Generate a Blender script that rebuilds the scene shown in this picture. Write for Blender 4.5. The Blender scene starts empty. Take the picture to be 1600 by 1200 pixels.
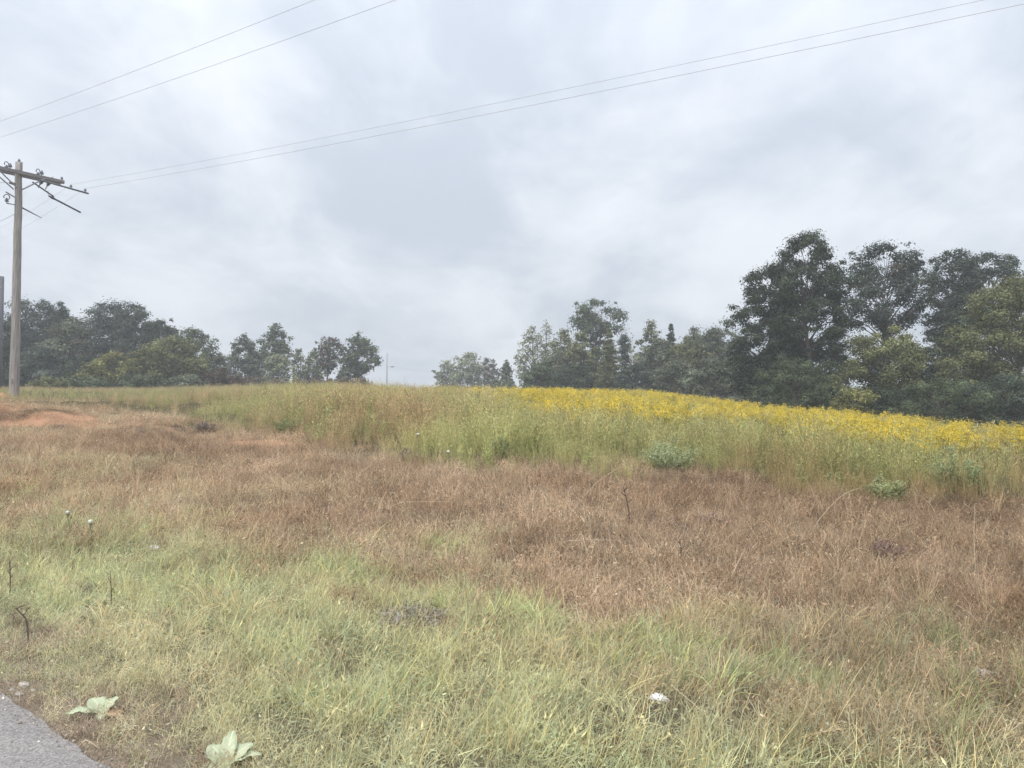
import bpy, math, random
import numpy as np
from mathutils import Vector, Matrix

random.seed(11)
rng = np.random.default_rng(11)
scene = bpy.context.scene
COL = scene.collection
PI = math.pi

# ------------------------------------------------------------------ camera
EYE = 1.6
PITCH = math.radians(1.78)
F = 26.0 / 36.0 * 1600.0
cam_data = bpy.data.cameras.new("camera")
cam_data.lens = 26.0
cam_data.sensor_width = 36.0
cam_data.clip_start = 0.05
cam_data.clip_end = 5000.0
cam = bpy.data.objects.new("camera", cam_data)
cam.location = (0.0, 0.0, EYE)
cam.rotation_euler = (PI / 2 + PITCH, 0.0, 0.0)
COL.objects.link(cam)
scene.camera = cam

# ------------------------------------------------------------------ colour
scene.view_settings.view_transform = 'Standard'
scene.view_settings.look = 'None'
scene.view_settings.exposure = 0.6
scene.view_settings.gamma = 1.0
scene.view_settings.use_curve_mapping = False
scene.render.engine = 'CYCLES'
scene.cycles.max_bounces = 6
scene.cycles.diffuse_bounces = 4
scene.cycles.transmission_bounces = 4
scene.cycles.volume_bounces = 1
scene.cycles.use_denoising = True

SUN_EL = math.radians(52)
SUN_AZ = math.radians(-145)      # from +Y towards +X

# ------------------------------------------------------------------ world
world = bpy.data.worlds.new("World")
scene.world = world
world.use_nodes = True
wn, wl = world.node_tree.nodes, world.node_tree.links
wn.clear()


def N(nodes, kind, **kw):
    n = nodes.new(kind)
    for k, v in kw.items():
        setattr(n, k, v)
    return n


def math_node(nodes, links, op, a, b=None, clamp=False):
    n = nodes.new('ShaderNodeMath')
    n.operation = op
    n.use_clamp = clamp
    for i, v in enumerate((a, b)):
        if v is None:
            continue
        if isinstance(v, (int, float)):
            n.inputs[i].default_value = v
        else:
            links.new(v, n.inputs[i])
    return n.outputs[0]


def build_sky():
    out = N(wn, 'ShaderNodeOutputWorld')
    bg = N(wn, 'ShaderNodeBackground')
    bg.inputs['Strength'].default_value = 0.1
    wl.new(bg.outputs[0], out.inputs['Surface'])
    sky = N(wn, 'ShaderNodeTexSky', sky_type='NISHITA')
    sky.sun_disc = False
    sky.sun_elevation = SUN_EL
    sky.sun_rotation = SUN_AZ
    sky.air_density = 1.5
    sky.dust_density = 4.0
    tc = N(wn, 'ShaderNodeTexCoord')
    sep = N(wn, 'ShaderNodeSeparateXYZ')
    wl.new(tc.outputs['Generated'], sep.inputs[0])
    x, y, z = sep.outputs
    zc = math_node(wn, wl, 'MAXIMUM', z, 0.0)
    den = math_node(wn, wl, 'ADD', zc, 0.27)
    u = math_node(wn, wl, 'DIVIDE', x, den)
    v = math_node(wn, wl, 'DIVIDE', y, den)

    def clouds(scale, detail, rough, ox, oy, dist, sx=1.0, sy=1.0):
        cx = math_node(wn, wl, 'MULTIPLY_ADD', u, sx)
        cx.node.inputs[2].default_value = ox
        cy = math_node(wn, wl, 'MULTIPLY_ADD', v, sy)
        cy.node.inputs[2].default_value = oy
        com = N(wn, 'ShaderNodeCombineXYZ')
        wl.new(cx, com.inputs[0])
        wl.new(cy, com.inputs[1])
        nz = N(wn, 'ShaderNodeTexNoise')
        nz.inputs['Scale'].default_value = scale
        nz.inputs['Detail'].default_value = detail
        nz.inputs['Roughness'].default_value = rough
        nz.inputs['Distortion'].default_value = dist
        wl.new(com.outputs[0], nz.inputs['Vector'])
        return nz.outputs['Fac']

    n1 = clouds(0.75, 5.0, 0.52, 8.8, 13.4, 0.25, 1.0, 0.8)
    n2 = clouds(2.3, 6.0, 0.58, 4.6, 11.2, 0.5, 1.0, 0.7)
    n3 = clouds(7.0, 4.0, 0.55, 9.3, 4.2, 0.6, 1.0, 0.8)
    a = math_node(wn, wl, 'MULTIPLY', n1, 0.52)
    b = math_node(wn, wl, 'MULTIPLY', n2, 0.38)
    c = math_node(wn, wl, 'MULTIPLY', n3, 0.10)
    s = math_node(wn, wl, 'ADD', math_node(wn, wl, 'ADD', a, b), c)
    ramp = N(wn, 'ShaderNodeValToRGB')
    ramp.color_ramp.interpolation = 'B_SPLINE'
    e = ramp.color_ramp.elements
    e[0].position = 0.415
    e[0].color = (0.378, 0.420, 0.485, 1)
    e[1].position = 0.585
    e[1].color = (0.592, 0.615, 0.655, 1)
    m = e.new(0.50)
    m.color = (0.488, 0.522, 0.575, 1)
    wl.new(s, ramp.inputs[0])
    # standard overcast sky: the cloud deck brightens steadily towards the zenith
    z3 = math_node(wn, wl, 'POWER', zc, 3.0)
    g = math_node(wn, wl, 'ADD',
                  math_node(wn, wl, 'MULTIPLY', zc, 0.45),
                  math_node(wn, wl, 'MULTIPLY', z3, 1.1))
    g = math_node(wn, wl, 'ADD', g, 0.94)
    g = math_node(wn, wl, 'MULTIPLY', g, 10.0)
    sc = N(wn, 'ShaderNodeVectorMath', operation='SCALE')
    wl.new(ramp.outputs[0], sc.inputs[0])
    wl.new(g, sc.inputs['Scale'])
    mix = N(wn, 'ShaderNodeMix', data_type='RGBA')
    mix.inputs['Factor'].default_value = 0.93
    wl.new(sky.outputs[0], mix.inputs['A'])
    wl.new(sc.outputs[0], mix.inputs['B'])
    wl.new(mix.outputs['Result'], bg.inputs['Color'])


build_sky()

sun_data = bpy.data.lights.new("sun", 'SUN')
sun_data.energy = 1.5
sun_data.angle = math.radians(25)
sun_data.color = (1.0, 0.97, 0.92)
sun = bpy.data.objects.new("sun", sun_data)
sd = Vector((math.sin(SUN_AZ) * math.cos(SUN_EL), math.cos(SUN_AZ) * math.cos(SUN_EL), math.sin(SUN_EL)))
sun.rotation_euler = sd.to_track_quat('Z', 'Y').to_euler()
sun.location = (-30, -40, 60)
COL.objects.link(sun)

# ------------------------------------------------------------------ helpers
CP, SP = math.cos(PITCH), math.sin(PITCH)


def at(px, py, depth):
    """World point seen at pixel (px, py) of the 1600x1200 frame, depth metres along the view."""
    a = (px - 800.0) / F
    b = (600.0 - py) / F
    return Vector((depth * a, depth * (CP - b * SP), EYE + depth * (SP + b * CP)))


def proj(x, y, z):
    d = y * CP + (z - EYE) * SP
    v = -y * SP + (z - EYE) * CP
    d = np.maximum(d, 0.05)
    return 800.0 + F * x / d, 600.0 - F * v / d


_T = rng.uniform(0, 1, (512,))


def vnoise(x, y, seed=0):
    """Smooth value noise in 2-D on numpy arrays, 0..1."""
    x = np.asarray(x, float) + seed * 17.31
    y = np.asarray(y, float) + seed * 9.77
    xi, yi = np.floor(x).astype(int), np.floor(y).astype(int)
    fx, fy = x - xi, y - yi
    fx = fx * fx * (3 - 2 * fx)
    fy = fy * fy * (3 - 2 * fy)

    def h(i, j):
        return _T[(i * 73 + j * 151 + (i * j) % 89 + seed * 31) % 512]
    a = h(xi, yi) * (1 - fx) + h(xi + 1, yi) * fx
    b = h(xi, yi + 1) * (1 - fx) + h(xi + 1, yi + 1) * fx
    return a * (1 - fy) + b * fy


def fbm(x, y, seed=0, octaves=3):
    s, a, t = 0.0, 0.5, 0.0
    for o in range(octaves):
        s = s + a * vnoise(np.asarray(x) * 2 ** o, np.asarray(y) * 2 ** o, seed + o)
        t += a
        a *= 0.5
    return s / t


def sstep(a, b, x):
    t = np.clip((np.asarray(x, float) - a) / (b - a), 0, 1)
    return t * t * (3 - 2 * t)


# road edge: a straight line through RE along RD; RN points into the field
RE = np.array((-1.755, 3.32))
RD = np.array((-0.78, 0.6258))
RN = np.array((0.6258, 0.78))


def edge_dist(x, y):
    return (np.asarray(x) - RE[0]) * RN[0] + (np.asarray(y) - RE[1]) * RN[1]


# terrain height by view column and distance (a low rise that falls away to the right)
TX = np.array([-400, 0, 400, 800, 1000, 1200, 1600, 2000], float)
TD = np.array([2, 4, 7, 10, 13, 16, 20, 22, 26, 33, 45, 60, 80, 120, 200, 350, 900], float)
TZ = np.array([
    # 2     4      7      10     13     16     20     22     26     33     45     60     80    120   200   350   900
    [-.05, -.06, -.02,  .25,  .55,  .85, 1.12, 1.45, 1.65, 1.86, 2.50, 3.05, 3.55, 3.5, 3.5, 3.0, 0.0],
    [-.05, -.06, -.02,  .22,  .50,  .80, 1.08, 1.42, 1.62, 1.86, 2.45, 3.00, 3.50, 3.5, 3.5, 3.0, 0.0],
    [-.05, -.08, -.06,  .10,  .30,  .52,  .86, 1.10, 1.28, 1.60, 2.10, 2.65, 3.20, 3.3, 3.3, 3.0, 0.0],
    [-.05, -.10, -.12,  .00,  .20,  .42,  .64,  .76,  .95, 1.25, 1.70, 2.15, 2.55, 2.6, 2.2, 1.0, 0.0],
    [-.05, -.10, -.15, -.05,  .08,  .24,  .42,  .52,  .70, 1.00, 1.50, 1.95, 2.10, 1.8, 1.0, 0.0, 0.0],
    [-.05, -.10, -.18, -.12,  .00,  .08,    .16,  .20,  .28,  .44,  .66, 0.85, 0.85, 0.6, 0.0, 0.0, 0.0],
    [-.05, -.10, -.20, -.18, -.08, -.04, -.04, -.04, -.10, -.24, -.50, -.85, -1.2, -1.3, -1.4, -1.2, 0.0],
    [-.05, -.10, -.20, -.20, -.14, -.12, -.16, -.20, -.30, -.50, -.85, -1.2, -1.5, -1.6, -1.6, -1.4, 0.0],
])


def gz(x, y):
    x = np.asarray(x, float)
    y = np.asarray(y, float)
    yy = np.clip(y, 2.0, 899.0)
    X = np.clip(800.0 + F * x / np.maximum(yy, 3.0), -400, 1999.9)
    i = np.clip(np.searchsorted(TX, X, side='right') - 1, 0, len(TX) - 2)
    j = np.clip(np.searchsorted(TD, yy, side='right') - 1, 0, len(TD) - 2)
    fx = (X - TX[i]) / (TX[i + 1] - TX[i])
    fx = fx * fx * (3 - 2 * fx) * 0.5 + fx * 0.5
    fy = (yy - TD[j]) / (TD[j + 1] - TD[j])
    z = ((TZ[i, j] * (1 - fx) + TZ[i + 1, j] * fx) * (1 - fy)
         + (TZ[i, j + 1] * (1 - fx) + TZ[i + 1, j + 1] * fx) * fy)
    r = np.hypot(x, y)
    z = z + (fbm(x * 0.35, y * 0.35, 3) - 0.5) * 0.22 * sstep(5, 14, r)
    z = z + (fbm(x * 0.5, y * 0.5, 13) - 0.5) * 0.75 * sstep(16, 21, y) * sstep(40, 28, y) * sstep(700, 250, X)
    z = z + (fbm(x * 1.3, y * 1.3, 5) - 0.5) * 0.10
    s = edge_dist(x, y)
    t = sstep(0.05, 1.6, s)
    return -0.05 * (1 - t) + z * t


def gzf(x, y):
    return float(gz(np.array([x]), np.array([y]))[0])


def hit(px, py, dmin=2.5, dmax=250.0):
    """First ground point along the view ray of a pixel."""
    d = dmin * 1.004 ** np.arange(int(math.log(dmax / dmin) / math.log(1.004)) + 1)
    a = (px - 800.0) / F
    b = (600.0 - py) / F
    x, y, z = d * a, d * (CP - b * SP), EYE + d * (SP + b * CP)
    g = gz(x, y)
    w = np.nonzero(z <= g)[0]
    i = int(w[0]) if len(w) else len(d) - 1
    return Vector((float(x[i]), float(y[i]), float(g[i])))


# ---- materials
def new_mat(name):
    m = bpy.data.materials.new(name)
    m.use_nodes = True
    m.node_tree.nodes.clear()
    return m, m.node_tree.nodes, m.node_tree.links


def plain_mat(name, col, col2=None, scale=8.0, rough=0.85, bump=0.0, metallic=0.0, detail=5.0, stretch=None):
    m, n, l = new_mat(name)
    out = N(n, 'ShaderNodeOutputMaterial')
    b = N(n, 'ShaderNodeBsdfPrincipled')
    b.inputs['Roughness'].default_value = rough
    b.inputs['Metallic'].default_value = metallic
    b.inputs['Specular IOR Level'].default_value = 0.25
    l.new(b.outputs[0], out.inputs[0])
    tc = N(n, 'ShaderNodeTexCoord')
    nz = N(n, 'ShaderNodeTexNoise')
    nz.inputs['Scale'].default_value = scale
    nz.inputs['Detail'].default_value = detail
    if stretch:
        mp = N(n, 'ShaderNodeMapping')
        mp.inputs['Scale'].default_value = stretch
        l.new(tc.outputs['Object'], mp.inputs[0])
        l.new(mp.outputs[0], nz.inputs['Vector'])
    else:
        l.new(tc.outputs['Object'], nz.inputs['Vector'])
    r = N(n, 'ShaderNodeValToRGB')
    r.color_ramp.elements[0].position = 0.35
    r.color_ramp.elements[1].position = 0.68
    r.color_ramp.elements[0].color = (*col, 1)
    r.color_ramp.elements[1].color = (*(col2 or col), 1)
    l.new(nz.outputs['Fac'], r.inputs[0])
    l.new(r.outputs[0], b.inputs['Base Color'])
    if bump:
        bp = N(n, 'ShaderNodeBump')
        bp.inputs['Strength'].default_value = bump
        bp.inputs['Distance'].default_value = 0.02
        l.new(nz.outputs['Fac'], bp.inputs['Height'])
        l.new(bp.outputs[0], b.inputs['Normal'])
    return m


def leaf_mat(name, trans=0.3, tinted=False, rough=0.7):
    """Thin foliage: diffuse + translucent, colour per face from 'col', times the plant's own 'tint'."""
    m, n, l = new_mat(name)
    out = N(n, 'ShaderNodeOutputMaterial')
    a = N(n, 'ShaderNodeAttribute', attribute_type='GEOMETRY', attribute_name='col')
    col = a.outputs['Color']
    if tinted:
        t = N(n, 'ShaderNodeAttribute', attribute_type='INSTANCER', attribute_name='tint')
        mx = N(n, 'ShaderNodeMix', data_type='RGBA', blend_type='MULTIPLY')
        mx.inputs['Factor'].default_value = 1.0
        l.new(col, mx.inputs['A'])
        l.new(t.outputs['Color'], mx.inputs['B'])
        col = mx.outputs['Result']
    d = N(n, 'ShaderNodeBsdfDiffuse')
    tr = N(n, 'ShaderNodeBsdfTranslucent')
    l.new(col, d.inputs[0])
    l.new(col, tr.inputs[0])
    mix = N(n, 'ShaderNodeMixShader')
    mix.inputs[0].default_value = trans
    l.new(d.outputs[0], mix.inputs[1])
    l.new(tr.outputs[0], mix.inputs[2])
    l.new(mix.outputs[0], out.inputs[0])
    return m


M_BARK = plain_mat('bark', (0.07, 0.06, 0.05), (0.16, 0.14, 0.12), 3.0, 0.95, 0.6, stretch=(6, 6, 1.2))
M_PALEBARK = plain_mat('pale_dead_wood', (0.50, 0.48, 0.45), (0.66, 0.64, 0.60), 3.0, 0.95, 0.4, stretch=(6, 6, 1))
M_LEAF = leaf_mat('tree_leaves', 0.30)
M_GRASS = leaf_mat('grass_blades', 0.30, tinted=True)
M_WOODPOLE = plain_mat('weathered_pole_wood', (0.215, 0.20, 0.188), (0.39, 0.365, 0.345), 2.2, 0.92, 0.5, detail=8, stretch=(14, 14, 0.7))
M_ARMWOOD = plain_mat('grey_arm_wood', (0.19, 0.175, 0.18), (0.30, 0.28, 0.28), 3.0, 0.92, 0.4, stretch=(2, 12, 12))
M_STEEL = plain_mat('galvanised_steel', (0.22, 0.22, 0.24), (0.34, 0.34, 0.36), 9.0, 0.5, 0.0, 0.6)
M_PORCELAIN = plain_mat('insulator_glaze', (0.16, 0.17, 0.20), (0.26, 0.27, 0.31), 5.0, 0.3)
M_DARKROD = plain_mat('dark_rod', (0.12, 0.12, 0.135), (0.19, 0.19, 0.205), 9.0, 0.6)
M_WIRE = plain_mat('aluminium_cable', (0.46, 0.46, 0.50), (0.58, 0.58, 0.62), 20.0, 0.55, 0.0, 0.4)
M_STRAW = plain_mat('dry_straw', (0.52, 0.42, 0.28), (0.72, 0.61, 0.45), 14.0, 0.9)
M_DEADSTEM = plain_mat('dead_stem', (0.075, 0.055, 0.05), (0.16, 0.12, 0.10), 25.0, 0.95, 0.3)
M_PAPER = plain_mat('white_paper', (0.72, 0.72, 0.72), (0.84, 0.84, 0.83), 12.0, 0.8, 0.1)
M_STONE = plain_mat('pale_stone', (0.40, 0.36, 0.32), (0.58, 0.54, 0.48), 18.0, 0.95, 0.5)
M_CLAY = plain_mat('red_clay', (0.42, 0.22, 0.115), (0.60, 0.36, 0.21), 2.6, 0.97, 0.8, detail=9)
M_PETAL = plain_mat('white_flowers', (0.70, 0.70, 0.62), (0.82, 0.82, 0.76), 40.0, 0.9)
M_MULLEIN = plain_mat('felted_leaf', (0.32, 0.37, 0.225), (0.47, 0.51, 0.345), 14.0, 0.95, 0.4)
M_GREENSTEM = plain_mat('green_stem', (0.16, 0.19, 0.09), (0.26, 0.29, 0.15), 14.0, 0.9)
M_DEADLEAF = plain_mat('dead_leaf', (0.30, 0.19, 0.12), (0.45, 0.32, 0.20), 16.0, 0.95, 0.4)


def leaf_veins(m):
    """Pale midrib and side veins on the felted leaf (leaf runs along its own Y)."""
    n, l = m.node_tree.nodes, m.node_tree.links
    bs = [q for q in n if q.type == 'BSDF_PRINCIPLED'][0]
    base = bs.inputs['Base Color'].links[0].from_socket
    tc = N(n, 'ShaderNodeTexCoord')
    sp = N(n, 'ShaderNodeSeparateXYZ')
    l.new(tc.outputs['Object'], sp.inputs[0])
    ax = math_node(n, l, 'ABSOLUTE', sp.outputs[0])
    ph = math_node(n, l, 'SUBTRACT', math_node(n, l, 'MULTIPLY', sp.outputs[1], 62.0), math_node(n, l, 'MULTIPLY', ax, 55.0))
    fr = math_node(n, l, 'ABSOLUTE', math_node(n, l, 'SUBTRACT', math_node(n, l, 'FRACT', ph), 0.5))
    side = math_node(n, l, 'LESS_THAN', fr, 0.10)
    mid = math_node(n, l, 'LESS_THAN', ax, 0.0028)
    v = math_node(n, l, 'MAXIMUM', math_node(n, l, 'MULTIPLY', side, 0.5), mid)
    mx = N(n, 'ShaderNodeMix', data_type='RGBA')
    l.new(v, mx.inputs['Factor'])
    l.new(base, mx.inputs['A'])
    mx.inputs['B'].default_value = (0.56, 0.58, 0.44, 1)
    nz = N(n, 'ShaderNodeTexNoise')
    nz.inputs['Scale'].default_value = 26
    nz.inputs['Detail'].default_value = 3
    l.new(tc.outputs['Object'], nz.inputs['Vector'])
    sp2 = math_node(n, l, 'GREATER_THAN', nz.outputs['Fac'], 0.66)
    m2 = N(n, 'ShaderNodeMix', data_type='RGBA')
    l.new(math_node(n, l, 'MULTIPLY', sp2, 0.7), m2.inputs['Factor'])
    l.new(mx.outputs['Result'], m2.inputs['A'])
    m2.inputs['B'].default_value = (0.36, 0.27, 0.15, 1)
    l.new(m2.outputs['Result'], bs.inputs['Base Color'])


leaf_veins(M_MULLEIN)


# ---- meshes
class MB:
    def __init__(self):
        self.v, self.f, self.c = [], [], []

    def add(self, verts, faces, col=(1, 1, 1)):
        o = len(self.v)
        self.v += [tuple(p) for p in verts]
        for f in faces:
            self.f.append(tuple(i + o for i in f))
            self.c.append(col)

    def tube(self, pts, radii, sides=6, col=(1, 1, 1), cap=True):
        pts = [Vector(p) for p in pts]
        n = len(pts)
        if isinstance(radii, (int, float)):
            radii = [radii] * n
        verts, faces = [], []
        ref = Vector((0.31, 0.17, 0.93))
        for i, p in enumerate(pts):
            t = (pts[min(i + 1, n - 1)] - pts[max(i - 1, 0)])
            if t.length < 1e-9:
                t = Vector((0, 0, 1))
            t.normalize()
            rr = ref if abs(t.dot(ref)) < 0.95 else Vector((1, 0, 0))
            a = t.cross(rr).normalized()
            b = t.cross(a)
            for k in range(sides):
                w = 2 * PI * k / sides
                verts.append(p + (a * math.cos(w) + b * math.sin(w)) * radii[i])
        for i in range(n - 1):
            for k in range(sides):
                k2 = (k + 1) % sides
                faces.append((i * sides + k, i * sides + k2, (i + 1) * sides + k2, (i + 1) * sides + k))
        if cap:
            faces.append(tuple(range(sides))[::-1])
            faces.append(tuple((n - 1) * sides + k for k in range(sides)))
        self.add(verts, faces, col)

    def lathe(self, prof, sides=10, origin=(0, 0, 0), col=(1, 1, 1)):
        o = Vector(origin)
        verts, faces = [], []
        for r, z in prof:
            for k in range(sides):
                w = 2 * PI * k / sides
                verts.append(o + Vector((r * math.cos(w), r * math.sin(w), z)))
        for i in range(len(prof) - 1):
            for k in range(sides):
                k2 = (k + 1) % sides
                faces.append((i * sides + k, i * sides + k2, (i + 1) * sides + k2, (i + 1) * sides + k))
        faces.append(tuple(range(sides))[::-1])
        faces.append(tuple((len(prof) - 1) * sides + k for k in range(sides)))
        self.add(verts, faces, col)

    def box(self, p0, p1, up, w, h, col=(1, 1, 1)):
        """A beam from p0 to p1 with width w and height h."""
        p0, p1 = Vector(p0), Vector(p1)
        t = (p1 - p0).normalized()
        s = t.cross(Vector(up)).normalized()
        u = s.cross(t).normalized()
        verts = []
        for p in (p0, p1):
            for a, b in ((-1, -1), (1, -1), (1, 1), (-1, 1)):
                verts.append(p + s * (a * w / 2) + u * (b * h / 2))
        self.add(verts, [(0, 1, 2, 3), (7, 6, 5, 4), (0, 4, 5, 1), (1, 5, 6, 2), (2, 6, 7, 3), (3, 7, 4, 0)], col)

    def mesh(self, name, smooth=False):
        me = bpy.data.meshes.new(name)
        me.from_pydata(self.v, [], self.f)
        at_ = me.attributes.new('col', 'FLOAT_COLOR', 'FACE')
        c = np.ones((len(self.f), 4), np.float32)
        c[:, :3] = np.array(self.c, np.float32).reshape(-1, 3)
        at_.data.foreach_set('color', c.ravel())
        if smooth:
            me.polygons.foreach_set('use_smooth', [True] * len(me.polygons))
        me.update()
        return me


def quads_mesh(name, verts, cols):
    """verts (n,4,3) -> one mesh of n separate quads with colour per face."""
    n = len(verts)
    me = bpy.data.meshes.new(name)
    me.vertices.add(n * 4)
    me.vertices.foreach_set('co', np.ascontiguousarray(verts, np.float32).ravel())
    me.loops.add(n * 4)
    me.loops.foreach_set('vertex_index', np.arange(n * 4, dtype=np.int32))
    me.polygons.add(n)
    me.polygons.foreach_set('loop_start', np.arange(n, dtype=np.int32) * 4)
    at_ = me.attributes.new('col', 'FLOAT_COLOR', 'FACE')
    c = np.ones((n, 4), np.float32)
    c[:, :3] = cols
    at_.data.foreach_set('color', c.ravel())
    me.update(calc_edges=True)
    return me


def link(name, data, mat=None, parent=None, loc=None):
    o = bpy.data.objects.new(name, data)
    if mat is not None and data is not None:
        data.materials.append(mat)
    COL.objects.link(o)
    if parent is not None:
        o.parent = parent
    if loc is not None:
        o.location = loc
    return o


def tag(o, label=None, cat=None, group=None, kind=None):
    for k, v in (('label', label), ('category', cat), ('group', group), ('kind', kind)):
        if v:
            o[k] = v
    return o


# ------------------------------------------------------------------ ground
def axis(dense_lo, dense_hi, step, lo, hi, grow=1.14):
    a = list(np.arange(dense_lo, dense_hi + 1e-6, step))
    s, p = step, dense_hi
    while p < hi:
        s *= grow
        p += s
        a.append(p)
    s, p = step, dense_lo
    while p > lo:
        s *= grow
        p -= s
        a.insert(0, p)
    return np.array(a)


def boundary(pts, X):
    a = np.array(pts, float)
    return np.interp(X, a[:, 0], a[:, 1])


B_VERGE = [(-400, 745), (0, 775), (150, 797), (300, 830), (450, 868), (600, 905), (700, 940), (850, 970), (1000, 992), (1200, 1025), (1400, 1060), (1600, 1115), (2000, 1180)]
B_TALL = [(-400, 640), (0, 642), (150, 648), (250, 664), (350, 676), (450, 690), (560, 712), (700, 735), (850, 738), (1000, 742), (1150, 752), (1300, 775), (1450, 790), (1600, 800), (2000, 815)]
B_STRIP = [(-400, 790), (0, 858), (300, 935), (600, 1050), (900, 1150), (1300, 1260), (2000, 1400)]
B_GOLD = [(-400, 550), (560, 590), (660, 602), (760, 614), (860, 632), (960, 648), (1060, 657), (1160, 665), (1260, 675), (1360, 685), (1460, 696), (1600, 706), (2000, 718)]
CLAY_SPOTS = [  # px, py, rx (m), ry (m)
    (100, 657, 1.0, 0.9), (35, 666, 0.7, 0.45), (145, 652, 0.75, 0.5), (62, 652, 0.5, 0.4), (405, 691, 0.75, 0.55), (2, 632, 1.4, 1.2), (205, 664, 0.6, 0.35), (262, 671, 0.55, 0.3), (335, 682, 0.5, 0.3), (170, 668, 1.2, 0.6)]
CLAY = []
for px_, py_, rx_, ry_ in CLAY_SPOTS:
    h_ = hit(px_, py_)
    CLAY.append((h_.x, h_.y, rx_, ry_))


def clay_amount(x, y):
    m = np.zeros_like(np.asarray(x, float))
    for cx, cy, rx, ry in CLAY:
        r = np.sqrt(((x - cx) / rx) ** 2 + ((y - cy) / ry) ** 2)
        r = r + (fbm(x * 1.6, y * 1.6, 7) - 0.5) * 1.9
        m = np.maximum(m, 1 - sstep(0.55, 1.15, r))
    return m


def build_ground():
    xs = axis(-22, 22, 0.3, -1500, 1500)
    ys = axis(-3, 40, 0.3, -1200, 2200)
    X, Y = np.meshgrid(xs, ys)
    Z = gz(X, Y)
    Z = np.where(Y > 400, Z - 0.0, Z)
    nx, ny = len(xs), len(ys)
    me = bpy.data.meshes.new('ground')
    co = np.stack([X, Y, Z], -1).reshape(-1, 3).astype(np.float32)
    i = np.arange(nx * ny).reshape(ny, nx)
    q = np.stack([i[:-1, :-1], i[:-1, 1:], i[1:, 1:], i[1:, :-1]], -1).reshape(-1, 4)
    me.vertices.add(len(co))
    me.vertices.foreach_set('co', co.ravel())
    me.loops.add(q.size)
    me.loops.foreach_set('vertex_index', q.ravel().astype(np.int32))
    me.polygons.add(len(q))
    me.polygons.foreach_set('loop_start', np.arange(len(q), dtype=np.int32) * 4)
    me.polygons.foreach_set('use_smooth', np.ones(len(q), bool))
    px, py = proj(co[:, 0].astype(float), co[:, 1].astype(float), co[:, 2].astype(float))
    py = np.where(co[:, 1] < 1.0, 2000, py)
    verge = sstep(-12, 25, py - boundary(B_VERGE, px))
    tall = sstep(-6, 10, boundary(B_TALL, px) - py)
    c = np.array((0.150, 0.105, 0.076)) * np.ones((len(co), 1))            # dead thatch and soil, darkened to deepen the shade between plants
    c = c * (1 - verge[:, None]) + np.array((0.125, 0.108, 0.068)) * verge[:, None]  # verge soil, also darkened as contact shade under the grass
    c = c * (1 - tall[:, None]) + np.array((0.095, 0.085, 0.045)) * tall[:, None]
    s = edge_dist(co[:, 0], co[:, 1])
    dirt = (1 - sstep(0.05, 0.45, s))[:, None]
    c = c * (1 - dirt) + np.array((0.26, 0.21, 0.165)) * dirt
    cl = clay_amount(co[:, 0].astype(float), co[:, 1].astype(float))[:, None]
    c = c * (1 - cl) + np.array((0.40, 0.235, 0.145)) * cl
    a = me.attributes.new('col', 'FLOAT_COLOR', 'POINT')
    cc = np.ones((len(co), 4), np.float32)
    cc[:, :3] = c
    a.data.foreach_set('color', cc.ravel())
    me.update(calc_edges=True)
    m, n, l = new_mat('field_soil')
    out = N(n, 'ShaderNodeOutputMaterial')
    b = N(n, 'ShaderNodeBsdfPrincipled')
    b.inputs['Roughness'].default_value = 1.0
    b.inputs['Specular IOR Level'].default_value = 0.1
    l.new(b.outputs[0], out.inputs[0])
    at_ = N(n, 'ShaderNodeAttribute', attribute_type='GEOMETRY', attribute_name='col')
    tc = N(n, 'ShaderNodeTexCoord')
    n1 = N(n, 'ShaderNodeTexNoise')
    n1.inputs['Scale'].default_value = 0.9
    n1.inputs['Detail'].default_value = 9
    n1.inputs['Roughness'].default_value = 0.62
    n2 = N(n, 'ShaderNodeTexNoise')
    n2.inputs['Scale'].default_value = 34
    n2.inputs['Detail'].default_value = 5
    for q_ in (n1, n2):
        l.new(tc.outputs['Object'], q_.inputs['Vector'])
    f = math_node(n, l, 'ADD', math_node(n, l, 'MULTIPLY', n1.outputs['Fac'], 0.8), math_node(n, l, 'MULTIPLY', n2.outputs['Fac'], 0.9))
    f = math_node(n, l, 'ADD', f, 0.15)
    vm = N(n, 'ShaderNodeVectorMath', operation='SCALE')
    l.new(at_.outputs['Color'], vm.inputs[0])
    l.new(f, vm.inputs['Scale'])
    l.new(vm.outputs[0], b.inputs['Base Color'])
    bp = N(n, 'ShaderNodeBump')
    bp.inputs['Strength'].default_value = 0.8
    bp.inputs['Distance'].default_value = 0.03
    l.new(n2.outputs['Fac'], bp.inputs['Height'])
    l.new(bp.outputs[0], b.inputs['Normal'])
    tag(link('ground', me, m), kind='structure')


build_ground()


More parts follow.
